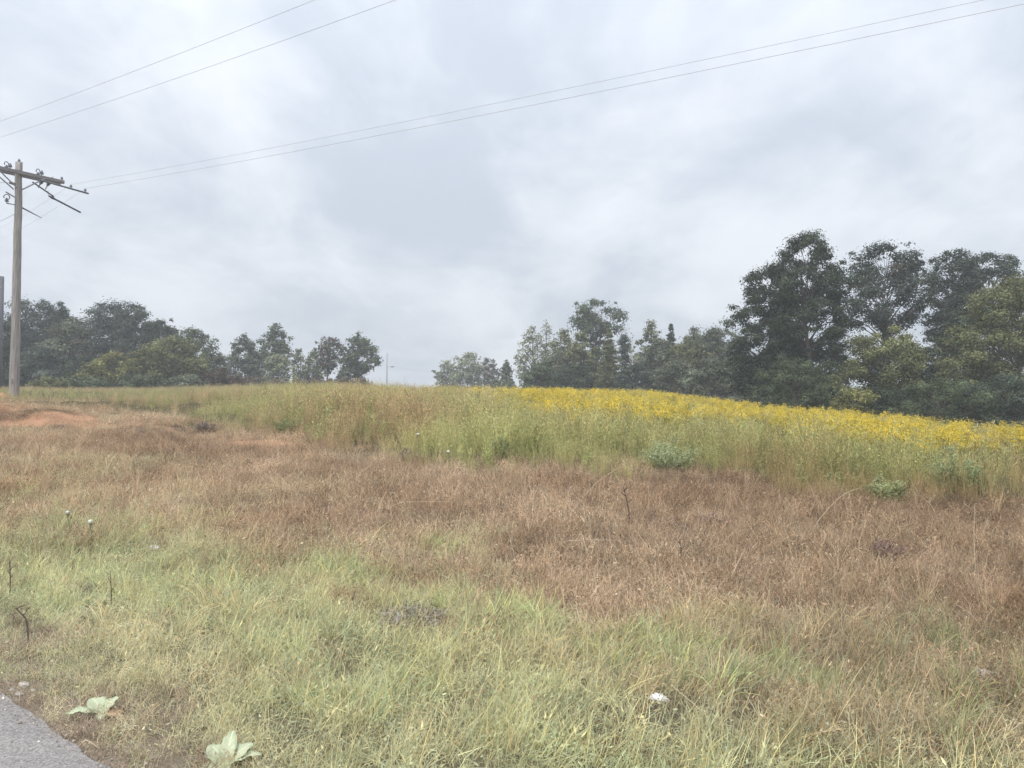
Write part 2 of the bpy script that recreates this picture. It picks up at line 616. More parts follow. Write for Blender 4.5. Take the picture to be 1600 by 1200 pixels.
def build_road():
    L, W = 260.0, 6.6
    us = np.concatenate([np.arange(-60, -6, 1.5), np.arange(-6, 12, 0.06), np.arange(12, L, 1.5)])
    jag = (fbm(us * 1.9, us * 0 + 4.0, 9, 5) - 0.5) * 0.035 + (vnoise(us * 14, us * 0, 5) - 0.5) * 0.03
    verts, faces = [], []
    for u, j in zip(us, jag):
        e = RE + RD * u + RN * j
        k = RE + RD * u - RN * 0.12
        o = RE + RD * u - RN * W
        verts += [(e[0], e[1], -0.075), (e[0], e[1], -0.012), (k[0], k[1], 0.0), (o[0], o[1], 0.0), (o[0], o[1], -0.075)]
    for i in range(len(us) - 1):
        a, b = i * 5, i * 5 + 5
        for k in range(4):
            faces.append((a + k, b + k, b + k + 1, a + k + 1))
    me = bpy.data.meshes.new('road')
    me.from_pydata(verts, [], faces)
    m, n, l = new_mat('asphalt')
    out = N(n, 'ShaderNodeOutputMaterial')
    b = N(n, 'ShaderNodeBsdfPrincipled')
    b.inputs['Roughness'].default_value = 0.9
    l.new(b.outputs[0], out.inputs[0])
    tc = N(n, 'ShaderNodeTexCoord')
    vo = N(n, 'ShaderNodeTexVoronoi')
    vo.inputs['Scale'].default_value = 115
    n1 = N(n, 'ShaderNodeTexNoise')
    n1.inputs['Scale'].default_value = 2.2
    n1.inputs['Detail'].default_value = 8
    for q in (vo, n1):
        l.new(tc.outputs['Object'], q.inputs['Vector'])
    sp = N(n, 'ShaderNodeSeparateColor')
    l.new(vo.outputs['Color'], sp.inputs[0])
    f = math_node(n, l, 'ADD', math_node(n, l, 'MULTIPLY', sp.outputs[0], 0.6), math_node(n, l, 'MULTIPLY', n1.outputs['Fac'], 0.4))
    r = N(n, 'ShaderNodeValToRGB')
    r.color_ramp.elements[0].position = 0.15
    r.color_ramp.elements[0].color = (0.15, 0.138, 0.132, 1)
    r.color_ramp.elements[1].position = 0.85
    r.color_ramp.elements[1].color = (0.36, 0.332, 0.315, 1)
    l.new(f, r.inputs[0])
    l.new(r.outputs[0], b.inputs['Base Color'])
    bp = N(n, 'ShaderNodeBump')
    bp.inputs['Strength'].default_value = 0.5
    bp.inputs['Distance'].default_value = 0.006
    l.new(vo.outputs['Distance'], bp.inputs['Height'])
    l.new(bp.outputs[0], b.inputs['Normal'])
    tag(link('road', me, m), kind='structure')


build_road()


# ------------------------------------------------------------------ trees
def prof_fn(kind):
    if kind == 'round':
        return lambda t: np.sqrt(np.clip(1 - (2 * t - 1) ** 2, 0, 1)) ** 0.7
    if kind == 'dome':
        return lambda t: np.clip(1 - np.clip((t - 0.12) / 0.88, 0, 1) ** 2.1, 0, 1) ** 0.42 * (0.8 + 0.2 * np.clip(t / 0.25, 0, 1))
    if kind == 'oval':
        return lambda t: np.sin(PI * np.clip(t, 0, 1) ** 0.8) ** 0.75
    if kind == 'cone':
        return lambda t: np.clip(1 - t, 0, 1) ** 0.85 * (0.7 + 0.3 * np.clip(t / 0.12, 0, 1))
    if kind == 'egg':
        return lambda t: np.sin(PI * np.clip(t, 0, 1) ** 0.55) ** 0.6
    if kind == 'vase':
        return lambda t: 0.30 + 0.70 * np.sin(PI * np.clip(t, 0, 1) ** 1.35) ** 0.8
    raise ValueError(kind)


LEAFCOUNT = [0]


def foliage(cents, rcs, n, size, colr, rg, flat=0.65, shape=0.55, up=0.9, var=0.24, cvar=0.26, accent=None, accent_share=0.0):
    """n leaf quads spread through the clumps at cents."""
    k = len(cents)
    w = rcs ** 2
    idx = rg.choice(k, n, p=w / w.sum())
    d = rg.normal(size=(n, 3))
    d /= np.linalg.norm(d, axis=1)[:, None]
    rad = rg.uniform(0.15, 1.0, n) ** 0.55 * (1 + 0.25 * rg.normal(size=n))
    low = (d[:, 2] < -0.1) & (rg.random(n) < 0.4)
    d[low, 2] *= -1
    off = d * rad[:, None] * rcs[idx][:, None]
    off[:, 2] *= flat
    p = cents[idx] + off
    nrm = d * 0.95 + rg.normal(size=(n, 3)) * 0.38
    nrm[:, 2] += up * 0.75
    nrm /= np.linalg.norm(nrm, axis=1)[:, None]
    ax = np.cross(nrm, rg.normal(size=(n, 3)))
    ax /= np.linalg.norm(ax, axis=1)[:, None] + 1e-9
    bx = np.cross(nrm, ax)
    L = size * rg.uniform(0.6, 1.35, n)[:, None]
    W = L * shape
    v = np.stack([p - ax * L * 0.5, p + bx * W * 0.5 - ax * L * 0.05, p + ax * L * 0.5, p - bx * W * 0.5 - ax * L * 0.05], 1)
    cl = 1 + cvar * rg.normal(size=(k,))
    c = np.array(colr)[None, :] * np.clip(cl[idx], 0.5, 1.6)[:, None] * np.clip(1 + var * rg.normal(size=(n, 1)), 0.4, 1.7)
    hue = rg.normal(size=(n, 1)) * 0.05
    c = c * np.concatenate([1 + hue, np.ones_like(hue), 1 - hue], 1)
    if accent is not None:
        am = rg.random(k) < accent_share
        sel = am[idx] & (rg.random(n) < 0.8)
        c[sel] = np.array(accent)[None, :] * np.clip(1 + var * rg.normal(size=(sel.sum(), 1)), 0.5, 1.6)
    LEAFCOUNT[0] += n
    return v, np.clip(c, 0.004, 0.9)


def make_tree(name, label, cat, group, px, top, wpx, depth, kind='dome', colr=(0.06, 0.085, 0.04), cb=0.12, dens=2.4,
              seed=0, ncl=None, rc_k=0.15, accent=None, acc=0.0, trunk=1.0, mat=None, lobes=0.28, leaf=1.0, shape=0.55,
              conifer=False, bare=False, lean=0.0, stems=1, pale=False, shell=0.45, up=0.9):
    rg = np.random.default_rng(seed * 7 + int(abs(px)) + 13)
    b0 = at(px, 600, depth)
    bx, by = b0.x, b0.y
    bz = gzf(bx, by)
    topz = at(px, top, depth).z
    H = max(topz - bz, 0.5)
    W = wpx / F * depth
    R = prof_fn(kind)
    root = link(name, None, loc=(bx, by, bz))
    root.empty_display_size = 0.3
    tag(root, label, cat, group)
    rgb = np.array(colr)
    z0 = cb * H
    area = W * (H - z0) * (739.0 / depth) ** 2 * 0.75
    n = int(np.clip(area * dens, 500, 60000))
    dens = dens * 1.85
    n = int(np.clip(area * dens, 500, 60000))
    size = np.clip(0.0033 * depth, 0.13, 0.70) * leaf
    # clumps
    if conifer:
        nw = int(np.clip(H / 0.26, 14, 40))
        cents, rcs = [], []
        for i in range(nw):
            t = np.clip((i + rg.uniform(-0.4, 1.2)) / nw, 0, 0.99)
            r = W / 2 * float(R(np.array(t)))
            for a in np.linspace(0, 2 * PI, 8 if t < 0.8 else 5, endpoint=False) + rg.uniform(0, 6):
                rl = r * rg.uniform(0.6, 1.25)
                dz = rg.normal() * 0.5 * H / nw
                for q in (0.35, 0.65, 0.92):
                    cents.append((math.cos(a) * rl * q, math.sin(a) * rl * q, z0 + t * (H - z0) * 0.98 - rl * q * 0.18 + dz))
                    rcs.append(max(0.095 * W * (1.1 - 0.5 * q) * (1 - 0.5 * t), 0.14))
        cents, rcs = np.array(cents), np.array(rcs)
        flat = 0.55
    else:
        rc0 = rc_k * W
        if ncl is None:
            ncl = int(np.clip(2.1 * 0.8 * (H - z0) / max(W, .1) / rc_k ** 2, 40, 240))
        k = ncl
        tt = np.linspace(0, 1, 200)
        cdf = np.cumsum(R(tt) + 0.10)
        cdf = (cdf - cdf[0]) / (cdf[-1] - cdf[0])
        t = np.interp((np.arange(k) + rg.random(k)) / k, cdf, tt)
        az = np.arange(k) * 2.39996 + rg.normal(size=k) * 0.5
        fr = rg.uniform(shell, 1.0, k) ** 0.6
        lob = 1 + lobes * (2 * vnoise(az * 1.3 + seed * 3.1, t * 3.5 + seed, 2) - 1) + 0.12 * rg.normal(size=k)
        rr = np.clip(W / 2 * R(t) * fr * lob - rc0 * 0.35, 0.0, W * 0.62)
        zz = z0 + rc0 * 0.4 + t * (H - z0 - rc0 * 0.9)
        cents = np.stack([np.cos(az) * rr, np.sin(az) * rr, zz], 1)
        cents[:, 0] += lean * (zz / H) * W
        rcs = rc0 * rg.uniform(0.6, 1.3, k)
        tuft = rg.random(k) < 0.28          # outer sprays that break the outline
        rcs[tuft] *= 0.5
        cents[tuft, :2] *= 1.10
        cents[tuft, 2] = np.minimum(cents[tuft, 2] + rc0 * rg.uniform(0.0, 0.7, tuft.sum()), H - rc0 * 0.3)
        flat = 0.66
    # trunk and limbs
    mb = MB()
    tr = np.clip(0.014 * H + 0.03, 0.03, 0.32) * trunk
    for s in range(stems):
        ox, oy = (0, 0) if stems == 1 else (rg.normal() * 0.1 * W, rg.normal() * 0.1 * W)
        pts, rad = [], []
        px_, py_ = ox, oy
        for i in range(8):
            f = i / 7
            px_ += rg.normal() * 0.012 * H
            py_ += rg.normal() * 0.012 * H
            lx = lean * f * W
            pts.append((px_ * (1 - 0.3 * f) + lx, py_ * (1 - 0.3 * f), -0.15 + (H * 0.84 + 0.15) * f))
            rad.append(tr * (1.25 if i == 0 else 1) * (1 - 0.88 * f) / math.sqrt(stems))
        mb.tube(pts, rad, 7)
    order = rg.permutation(len(cents))[: (70 if not conifer else 60)]
    for i in order:
        c = cents[i]
        r = math.hypot(c[0] - lean * c[2] / H * W, c[1])
        zb = max(min(c[2] - 0.55 * r - 0.05 * H, H * 0.8), z0 * 0.75) if not conifer else c[2] + 0.1 * r
        f = zb / (H * 0.9)
        a = Vector((lean * f * W, 0, zb))
        e = Vector(c)
        m_ = a.lerp(e, 0.5) + Vector((rg.normal() * 0.05 * r, rg.normal() * 0.05 * r, 0.08 * r))
        r0 = max(tr * (1 - 0.85 * f) * 0.52, 0.014)
        if bare:
            r0 *= 1.2
        mb.tube([a, m_, e], [r0, r0 * 0.6, r0 * 0.22], 4, cap=False)
    tm = link('trunk', mb.mesh(name + '_trunk', True), M_PALEBARK if pale else M_BARK, root)
    if bare:
        n = int(n * 0.03)
    v, c = foliage(cents, rcs, n, size, rgb, rg, flat=flat, shape=shape, accent=accent, accent_share=acc, up=up)
    link('crown', quads_mesh(name + '_crown', v, c), M_LEAF, root)
    return root


# colours (albedo)
DK = (0.070, 0.091, 0.060)
DKB = (0.088, 0.110, 0.084)
MID = (0.115, 0.142, 0.085)
OLV = (0.185, 0.196, 0.098)
YEL = (0.225, 0.222, 0.095)
LIT = (0.245, 0.260, 0.160)
GRY = (0.150, 0.165, 0.115)
BRN = (0.135, 0.108, 0.085)
RUST = (0.145, 0.095, 0.085)

WL = 'trees of the wood behind the utility pole'
MD = 'trees standing apart on the skyline of the rise'
CN = 'trees of the small clump on the crest'
HR = 'trees of the hedgerow behind the yellow flowers'
RB = 'big trees at the low end of the field'
T = make_tree
# wood on the left of the view
T('broadleaf_tree', 'dark broad tree of the wood cut by the frame edge beside the pole', 'tree', WL, -28, 474, 110, 104, 'dome', DKB, seed=1)
T('broadleaf_tree', 'tall dark tree just to one side of the near utility pole, highest of its dome', 'tree', WL, 54, 463, 100, 112, 'round', DKB, cb=.1, seed=2)
T('broadleaf_tree', 'narrow dark tree whose small bump tops the gap between the two woodland domes', 'tree', WL, 93, 470, 52, 110, 'oval', DK, seed=3)
T('broadleaf_tree', 'greyish mid-height tree in front of the gap between the woodland domes', 'tree', WL, 108, 492, 80, 98, 'dome', GRY, seed=4, accent=BRN, acc=.15)
T('broadleaf_tree', 'largest rounded dark tree of the wood, behind the yellow-green dome', 'tree', WL, 172, 469, 108, 116, 'dome', DKB, seed=5)
T('broadleaf_tree', 'second rounded dark tree of the large dome, with the knobbly top', 'tree', WL, 210, 473, 84, 114, 'round', DKB, cb=.08, seed=6, lobes=.5)
T('broadleaf_tree', 'dark tree on the falling shoulder of the wood above the yellow-green dome', 'tree', WL, 250, 496, 74, 112, 'round', DK, cb=.08, seed=7)
T('broadleaf_tree', 'ragged outermost tree of the wood with sky gaps in its top', 'tree', WL, 300, 509, 70, 112, 'round', MID, cb=.12, seed=8, dens=1.8, lobes=.55)
T('broadleaf_tree', 'low yellow-green dome-shaped tree standing in front of the dark wood', 'tree', WL, 268, 524, 118, 90, 'dome', OLV, cb=.02, seed=9, lobes=.25, rc_k=.12)
T('broadleaf_tree', 'small yellowish tree leaning against the side of the yellow-green dome', 'tree', WL, 180, 550, 84, 87, 'dome', YEL, cb=.02, seed=10, rc_k=.13)
T('broadleaf_tree', 'dim low tree in the shaded middle of the wood near the pole', 'tree', WL, 68, 540, 100, 94, 'dome', DKB, cb=.0, seed=11)
T('broadleaf_tree', 'dim low tree behind the foot of the near utility pole', 'tree', WL, 5, 530, 90, 96, 'dome', DK, cb=.0, seed=12)
T('broadleaf_tree', 'dark low filler tree under the large dome left of the yellowish tree', 'tree', WL, 130, 555, 70, 92, 'dome', DK, cb=.0, seed=13)
T('shrub', 'brownish low shrub at the outer foot of the wood', 'shrub', 'shrubs at the foot of the wood', 338, 574, 76, 92, 'dome', BRN, cb=.0, seed=14, rc_k=.13)
T('broadleaf_tree', 'small grey-green tree filling the outer end of the wood behind the brown shrub', 'tree', WL, 333, 548, 56, 104, 'dome', GRY, cb=.0, seed=15)
T('shrub', 'pale low shrub behind the grass right of the pole foot', 'shrub', 'shrubs at the foot of the wood', 74, 588, 60, 78, 'dome', OLV, cb=0, seed=16)
T('shrub', 'dark low shrub below the yellowish tree', 'shrub', 'shrubs at the foot of the wood', 136, 586, 70, 82, 'dome', MID, cb=0, seed=17)
T('shrub', 'dark low shrub under the seam of the yellow-green dome and the yellowish tree', 'shrub', 'shrubs at the foot of the wood', 222, 582, 84, 84, 'dome', MID, cb=0, seed=18)
T('shrub', 'low brown-green shrub at the foot of the yellow-green dome beside the brown shrub', 'shrub', 'shrubs at the foot of the wood', 292, 584, 60, 84, 'dome', GRY, cb=0, seed=19)
# separate trees on the rise
T('broadleaf_tree', 'bushy pointed tree left-hand of the tallest skyline tree', 'tree', MD, 382, 521, 62, 128, 'egg', GRY, cb=.02, seed=20)
T('broadleaf_tree', 'tallest of the separate skyline trees, with an open leafy head', 'tree', MD, 430, 504, 56, 132, 'oval', MID, cb=.30, seed=21, dens=2.0, lobes=.5)
T('broadleaf_tree', 'light green low tree in front of the tallest skyline tree, forked stems', 'tree', MD, 434, 550, 50, 124, 'round', LIT, cb=.1, seed=22, stems=3, dens=1.5)
T('broadleaf_tree', 'thin spindly tree with bare-looking stem between the skyline trees', 'tree', MD, 466, 537, 26, 130, 'oval', LIT, cb=.15, seed=23, dens=1.1, rc_k=.3, ncl=30)
T('broadleaf_tree', 'pale feathery tree beside the reddish one on the skyline', 'tree', MD, 489, 545, 40, 134, 'oval', LIT, cb=.08, seed=24, dens=1.6)
T('broadleaf_tree', 'skyline tree with a reddish purple top and a bare dark trunk', 'tree', MD, 513, 525, 46, 130, 'vase', GRY, cb=.38, seed=25, accent=RUST, acc=.35, dens=1.9)
T('broadleaf_tree', 'small grey-green tree filling between the reddish tree and the rounded end tree', 'tree', MD, 536, 570, 34, 126, 'egg', GRY, cb=.02, seed=26)
T('broadleaf_tree', 'rounded end tree of the skyline group on a clear dark trunk', 'tree', MD, 559, 518, 58, 130, 'oval', MID, cb=.28, seed=27, dens=2.3, lobes=.4)
T('shrub', 'brown scrubby bush at the feet of the separate skyline trees', 'shrub', 'brown shrubs under the skyline trees', 478, 588, 66, 116, 'dome', BRN, cb=0, seed=28)
T('shrub', 'brown scrubby bush under the rounded end tree', 'shrub', 'brown shrubs under the skyline trees', 556, 588, 60, 116, 'dome', BRN, cb=0, seed=29)
T('shrub', 'dark brown bush under the bushy pointed skyline tree', 'shrub', 'brown shrubs under the skyline trees', 388, 585, 60, 112, 'dome', BRN, cb=0, seed=30)
T('shrub', 'brownish low bush below the tallest skyline tree', 'shrub', 'brown shrubs under the skyline trees', 432, 590, 56, 118, 'dome', BRN, cb=0, seed=36)
T('shrub', 'brownish low bush between the reddish tree and the rounded end tree', 'shrub', 'brown shrubs under the skyline trees', 520, 591, 50, 118, 'dome', BRN, cb=0, seed=37)
# clump on the crest
T('broadleaf_tree', 'low wispy outer tree of the crest clump, next to the open sky', 'tree', CN, 699, 560, 46, 178, 'dome', LIT, cb=.04, seed=31, dens=1.5, rc_k=.17)
T('broadleaf_tree', 'tallest, domed middle tree of the crest clump', 'tree', CN, 731, 549, 50, 182, 'round', LIT, cb=.02, seed=32, dens=1.8)
T('broadleaf_tree', 'brown-tinged tree of the crest clump nearest the hedgerow', 'tree', CN, 762, 559, 36, 178, 'round', GRY, cb=.02, seed=33, dens=1.8, accent=RUST, acc=.25)
T('broadleaf_tree', 'small round blue-green tree in the gap before the hedgerow', 'tree', HR, 791, 561, 26, 150, 'egg', MID, cb=.0, seed=34)
T('shrub', 'low dark shrub under the small round blue-green tree', 'shrub', HR, 786, 592, 50, 140, 'dome', MID, cb=0, seed=35)
# hedgerow
T('broadleaf_tree', 'pale fine-leaved tree opening the hedgerow, sky showing through', 'tree', HR, 832, 505, 58, 120, 'oval', LIT, cb=.02, seed=40, dens=1.15, rc_k=.12, leaf=.8)
T('broadleaf_tree', 'slim nearly leafless twin beside the pale fine-leaved tree', 'tree', HR, 853, 497, 44, 122, 'oval', LIT, cb=.1, seed=41, dens=.6, rc_k=.13, leaf=.75)
T('broadleaf_tree', 'yellow-green thin tree just before the tallest hedgerow tree', 'tree', HR, 882, 511, 60, 118, 'oval', OLV, cb=.05, seed=42, dens=1.5)
T('broadleaf_tree', 'tallest hedgerow tree with a bare trunk and a cloud-like open head', 'tree', HR, 932, 463, 78, 122, 'vase', MID, cb=.48, seed=43, dens=1.7, rc_k=.17, ncl=44, lobes=.55, trunk=1.2)
T('broadleaf_tree', 'short olive tree at the foot of the tallest hedgerow tree', 'tree', HR, 908, 516, 66, 114, 'egg', OLV, cb=.0, seed=44)
T('cedar_tree', 'olive cone-shaped cedar in front of the tallest hedgerow tree', 'tree', HR, 952, 508, 72, 108, 'cone', OLV, cb=.0, seed=45, conifer=True, shape=.35, dens=3.2)
T('cedar_tree', 'dark narrow cedar between the olive cedar and the bare snag', 'tree', HR, 976, 519, 44, 116, 'egg', DK, cb=.0, seed=46, shape=.35, dens=2.8, rc_k=.2)
T('dead_tree', 'bare whitish dead snag standing among the hedgerow trees', 'tree', HR, 988, 513, 26, 104, 'oval', LIT, cb=.35, seed=47, bare=True, pale=True, ncl=26, rc_k=.1, trunk=.8)
T('broadleaf_tree', 'pale pointed tree next to the whitish snag', 'tree', HR, 1017, 498, 50, 112, 'oval', LIT, cb=.0, seed=48, dens=1.9)
T('pine_tree', 'dark pine with layered branches and a pointed tip', 'tree', HR, 1049, 503, 70, 108, 'cone', DK, cb=.0, seed=49, conifer=True, shape=.3, dens=3.2)
T('broadleaf_tree', 'grey-green tree beside the pointed pine', 'tree', HR, 1086, 509, 70, 104, 'egg', GRY, cb=.0, seed=50)
T('broadleaf_tree', 'rounded olive tree between the pine and the biggest tree', 'tree', HR, 1124, 506, 96, 98, 'dome', GRY, cb=.0, seed=51, accent=OLV, acc=.3)
T('broadleaf_tree', 'grey-green rounded tree low in the hedgerow under the yellow-green thin tree', 'tree', HR, 872, 548, 80, 114, 'dome', GRY, cb=0, seed=57)
T('broadleaf_tree', 'dark rounded tree low in the hedgerow behind the olive cedar', 'tree', HR, 930, 540, 80, 116, 'dome', MID, cb=0, seed=58)
T('broadleaf_tree', 'grey-green low tree in the hedgerow between the pale pointed tree and the pine', 'tree', HR, 1032, 524, 74, 106, 'dome', GRY, cb=0, seed=59)
T('broadleaf_tree', 'olive low tree in the hedgerow below the grey-green neighbour of the pine', 'tree', HR, 1076, 524, 84, 100, 'dome', OLV, cb=0, seed=76)
T('broadleaf_tree', 'grey-green low tree in the hedgerow below the rounded olive tree', 'tree', HR, 1104, 518, 76, 100, 'dome', GRY, cb=0, seed=78)
T('shrub', 'dark shrub at the foot of the pale fine-leaved tree', 'shrub', 'shrubs along the hedgerow foot', 846, 566, 66, 112, 'dome', MID, cb=0, seed=52)
T('shrub', 'dark shrub below the short olive tree', 'shrub', 'shrubs along the hedgerow foot', 902, 568, 66, 108, 'dome', DK, cb=0, seed=53)
T('shrub', 'dark shrub at the foot of the bare snag', 'shrub', 'shrubs along the hedgerow foot', 994, 566, 70, 100, 'dome', DKB, cb=0, seed=54)
T('shrub', 'olive shrub below the pointed pine', 'shrub', 'shrubs along the hedgerow foot', 1056, 558, 78, 94, 'dome', GRY, cb=0, seed=55)
T('shrub', 'grey-green shrub between the olive shrub and the biggest tree', 'shrub', 'shrubs along the hedgerow foot', 1112, 552, 96, 86, 'dome', GRY, cb=0, seed=56)
# big trees
T('broadleaf_tree', 'biggest and tallest dark tree with a pointed leafy top', 'tree', RB, 1262, 357, 144, 64, 'dome', DK, cb=.06, seed=60, dens=2.6, rc_k=.11, lobes=.4, trunk=1.2, up=.7)
T('broadleaf_tree', 'dark stepped shoulder tree leaning on the biggest tree', 'tree', RB, 1205, 410, 138, 66, 'dome', DK, cb=.08, seed=61, dens=2.5, rc_k=.11, lobes=.45, up=.7)
T('broadleaf_tree', 'umbrella-headed tree with sky gaps under its crown beside the biggest tree', 'tree', RB, 1388, 377, 132, 68, 'round', DKB, cb=.47, seed=62, dens=1.9, rc_k=.13, lobes=.45, accent=BRN, acc=.08)
T('broadleaf_tree', 'dark flat-topped tree behind the yellow-green corner tree', 'tree', RB, 1490, 384, 90, 68, 'round', DKB, cb=.35, seed=63, dens=2.2, rc_k=.14)
T('broadleaf_tree', 'dark spreading tree rising over the yellow-green corner tree', 'tree', RB, 1556, 388, 110, 70, 'round', DKB, cb=.25, seed=64, dens=2.2, rc_k=.13)
T('broadleaf_tree', 'large yellow-green tree at the frame edge, lit over dark lower boughs', 'tree', RB, 1590, 428, 210, 54, 'dome', OLV, cb=.18, seed=65, dens=2.0, rc_k=.10, lobes=.3, trunk=1.1)
T('broadleaf_tree', 'low broad yellow-green tree below the umbrella-headed tree', 'tree', RB, 1386, 510, 158, 55, 'dome', OLV, cb=.08, seed=66, dens=2.3, rc_k=.11, lobes=.3)
T('broadleaf_tree', 'dark tree filling the gap below the flat-topped tree', 'tree', RB, 1492, 485, 90, 62, 'dome', DK, cb=.0, seed=67, dens=2.2)
T('cedar_tree', 'dark spreading cedar bush in front of the biggest tree', 'tree', RB, 1248, 556, 120, 53, 'dome', MID, cb=.0, seed=68, rc_k=.10, shape=.3, dens=2.6)
T('shrub', 'small yellowish sapling bush at the flower edge by the cedar bush', 'shrub', 'shrubs along the flower edge', 1334, 606, 66, 49, 'round', YEL, cb=.02, seed=69, dens=1.7)
T('shrub', 'dark feathery bush below the yellow-green corner tree', 'shrub', 'shrubs along the flower edge', 1474, 590, 160, 47, 'dome', MID, cb=0, seed=70, rc_k=.09, shape=.3)
T('shrub', 'dark bush at the frame edge under the corner tree', 'shrub', 'shrubs along the flower edge', 1580, 584, 160, 46, 'dome', DKB, cb=0, seed=71, rc_k=.09)
T('broadleaf_tree', 'slim dark-stemmed understorey tree with light gaps, below the stepped tree', 'tree', RB, 1176, 560, 84, 66, 'round', DK, cb=.3, seed=72, stems=4, dens=1.3)
T('shrub', 'dark shrub in the shade below the low broad yellow-green tree', 'shrub', 'shrubs along the flower edge', 1406, 600, 110, 51, 'dome', DK, cb=0, seed=73)
T('shrub', 'dark low thicket between the cedar bush and the stepped tree', 'shrub', 'shrubs along the flower edge', 1196, 600, 80, 58, 'dome', DK, cb=0, seed=74)
T('broadleaf_tree', 'dark understorey tree showing behind the low broad yellow-green tree', 'tree', RB, 1405, 535, 150, 61, 'dome', DK, cb=0, seed=77)
T('shrub', 'dark wide thicket in the shade under the corner tree, behind the feathery bush', 'shrub', 'shrubs along the flower edge', 1535, 592, 190, 60, 'dome', DK, cb=0, seed=79)
T('shrub', 'dark shrub filling the foot of the biggest tree beside the yellowish sapling', 'shrub', 'shrubs along the flower edge', 1308, 598, 130, 57, 'dome', DK, cb=0, seed=75)
print('leaves', LEAFCOUNT[0])

# ------------------------------------------------------------------ utility poles and cables
LD = Vector((0.80, -0.60, 0)).normalized()      # along the line, towards the camera side
LX = Vector((0.60, 0.80, 0)).normalized()       # along the cross-arms


def insulator_mesh(big=True):
    m = MB()
    s = 1.0 if big else 0.7
    m.lathe([(0.02 * s, 0), (0.02 * s, 0.06 * s), (0.085 * s, 0.07 * s), (0.09 * s, 0.10 * s), (0.045 * s, 0.125 * s), (0.075 * s, 0.14 * s),
             (0.075 * s, 0.165 * s), (0.035 * s, 0.185 * s), (0.045 * s, 0.215 * s), (0.03 * s, 0.235 * s)], 12)
    return m.mesh('insulator', True)


def loop_mesh(r=0.115, t=0.020):
    m = MB()
    pts = [(r * math.cos(a), 0, r * math.sin(a)) for a in np.linspace(-0.4 * PI, 1.15 * PI, 15)]
    m.tube(pts, t, 6)
    return m.mesh('loop', True)


INS, INS_S, LOOP = insulator_mesh(True), insulator_mesh(False), loop_mesh()
for me_, mt_ in ((INS, M_PORCELAIN), (INS_S, M_PORCELAIN), (LOOP, M_DARKROD)):
    me_.materials.append(mt_)

pole_base = hit(22, 628, 28)
pb = at(22, 628, 33.0)
pole_base = Vector((pb.x, pb.y, gzf(pb.x, pb.y)))
POLE_H = at(28, 250, 33.0).z - pole_base.z


def child(name, mesh, parent, loc, rotz=0.0, rot=None):
    o = bpy.data.objects.new(name, mesh)
    COL.objects.link(o)
    o.parent = parent
    o.location = loc
    o.rotation_euler = rot or (0, 0, rotz)
    return o


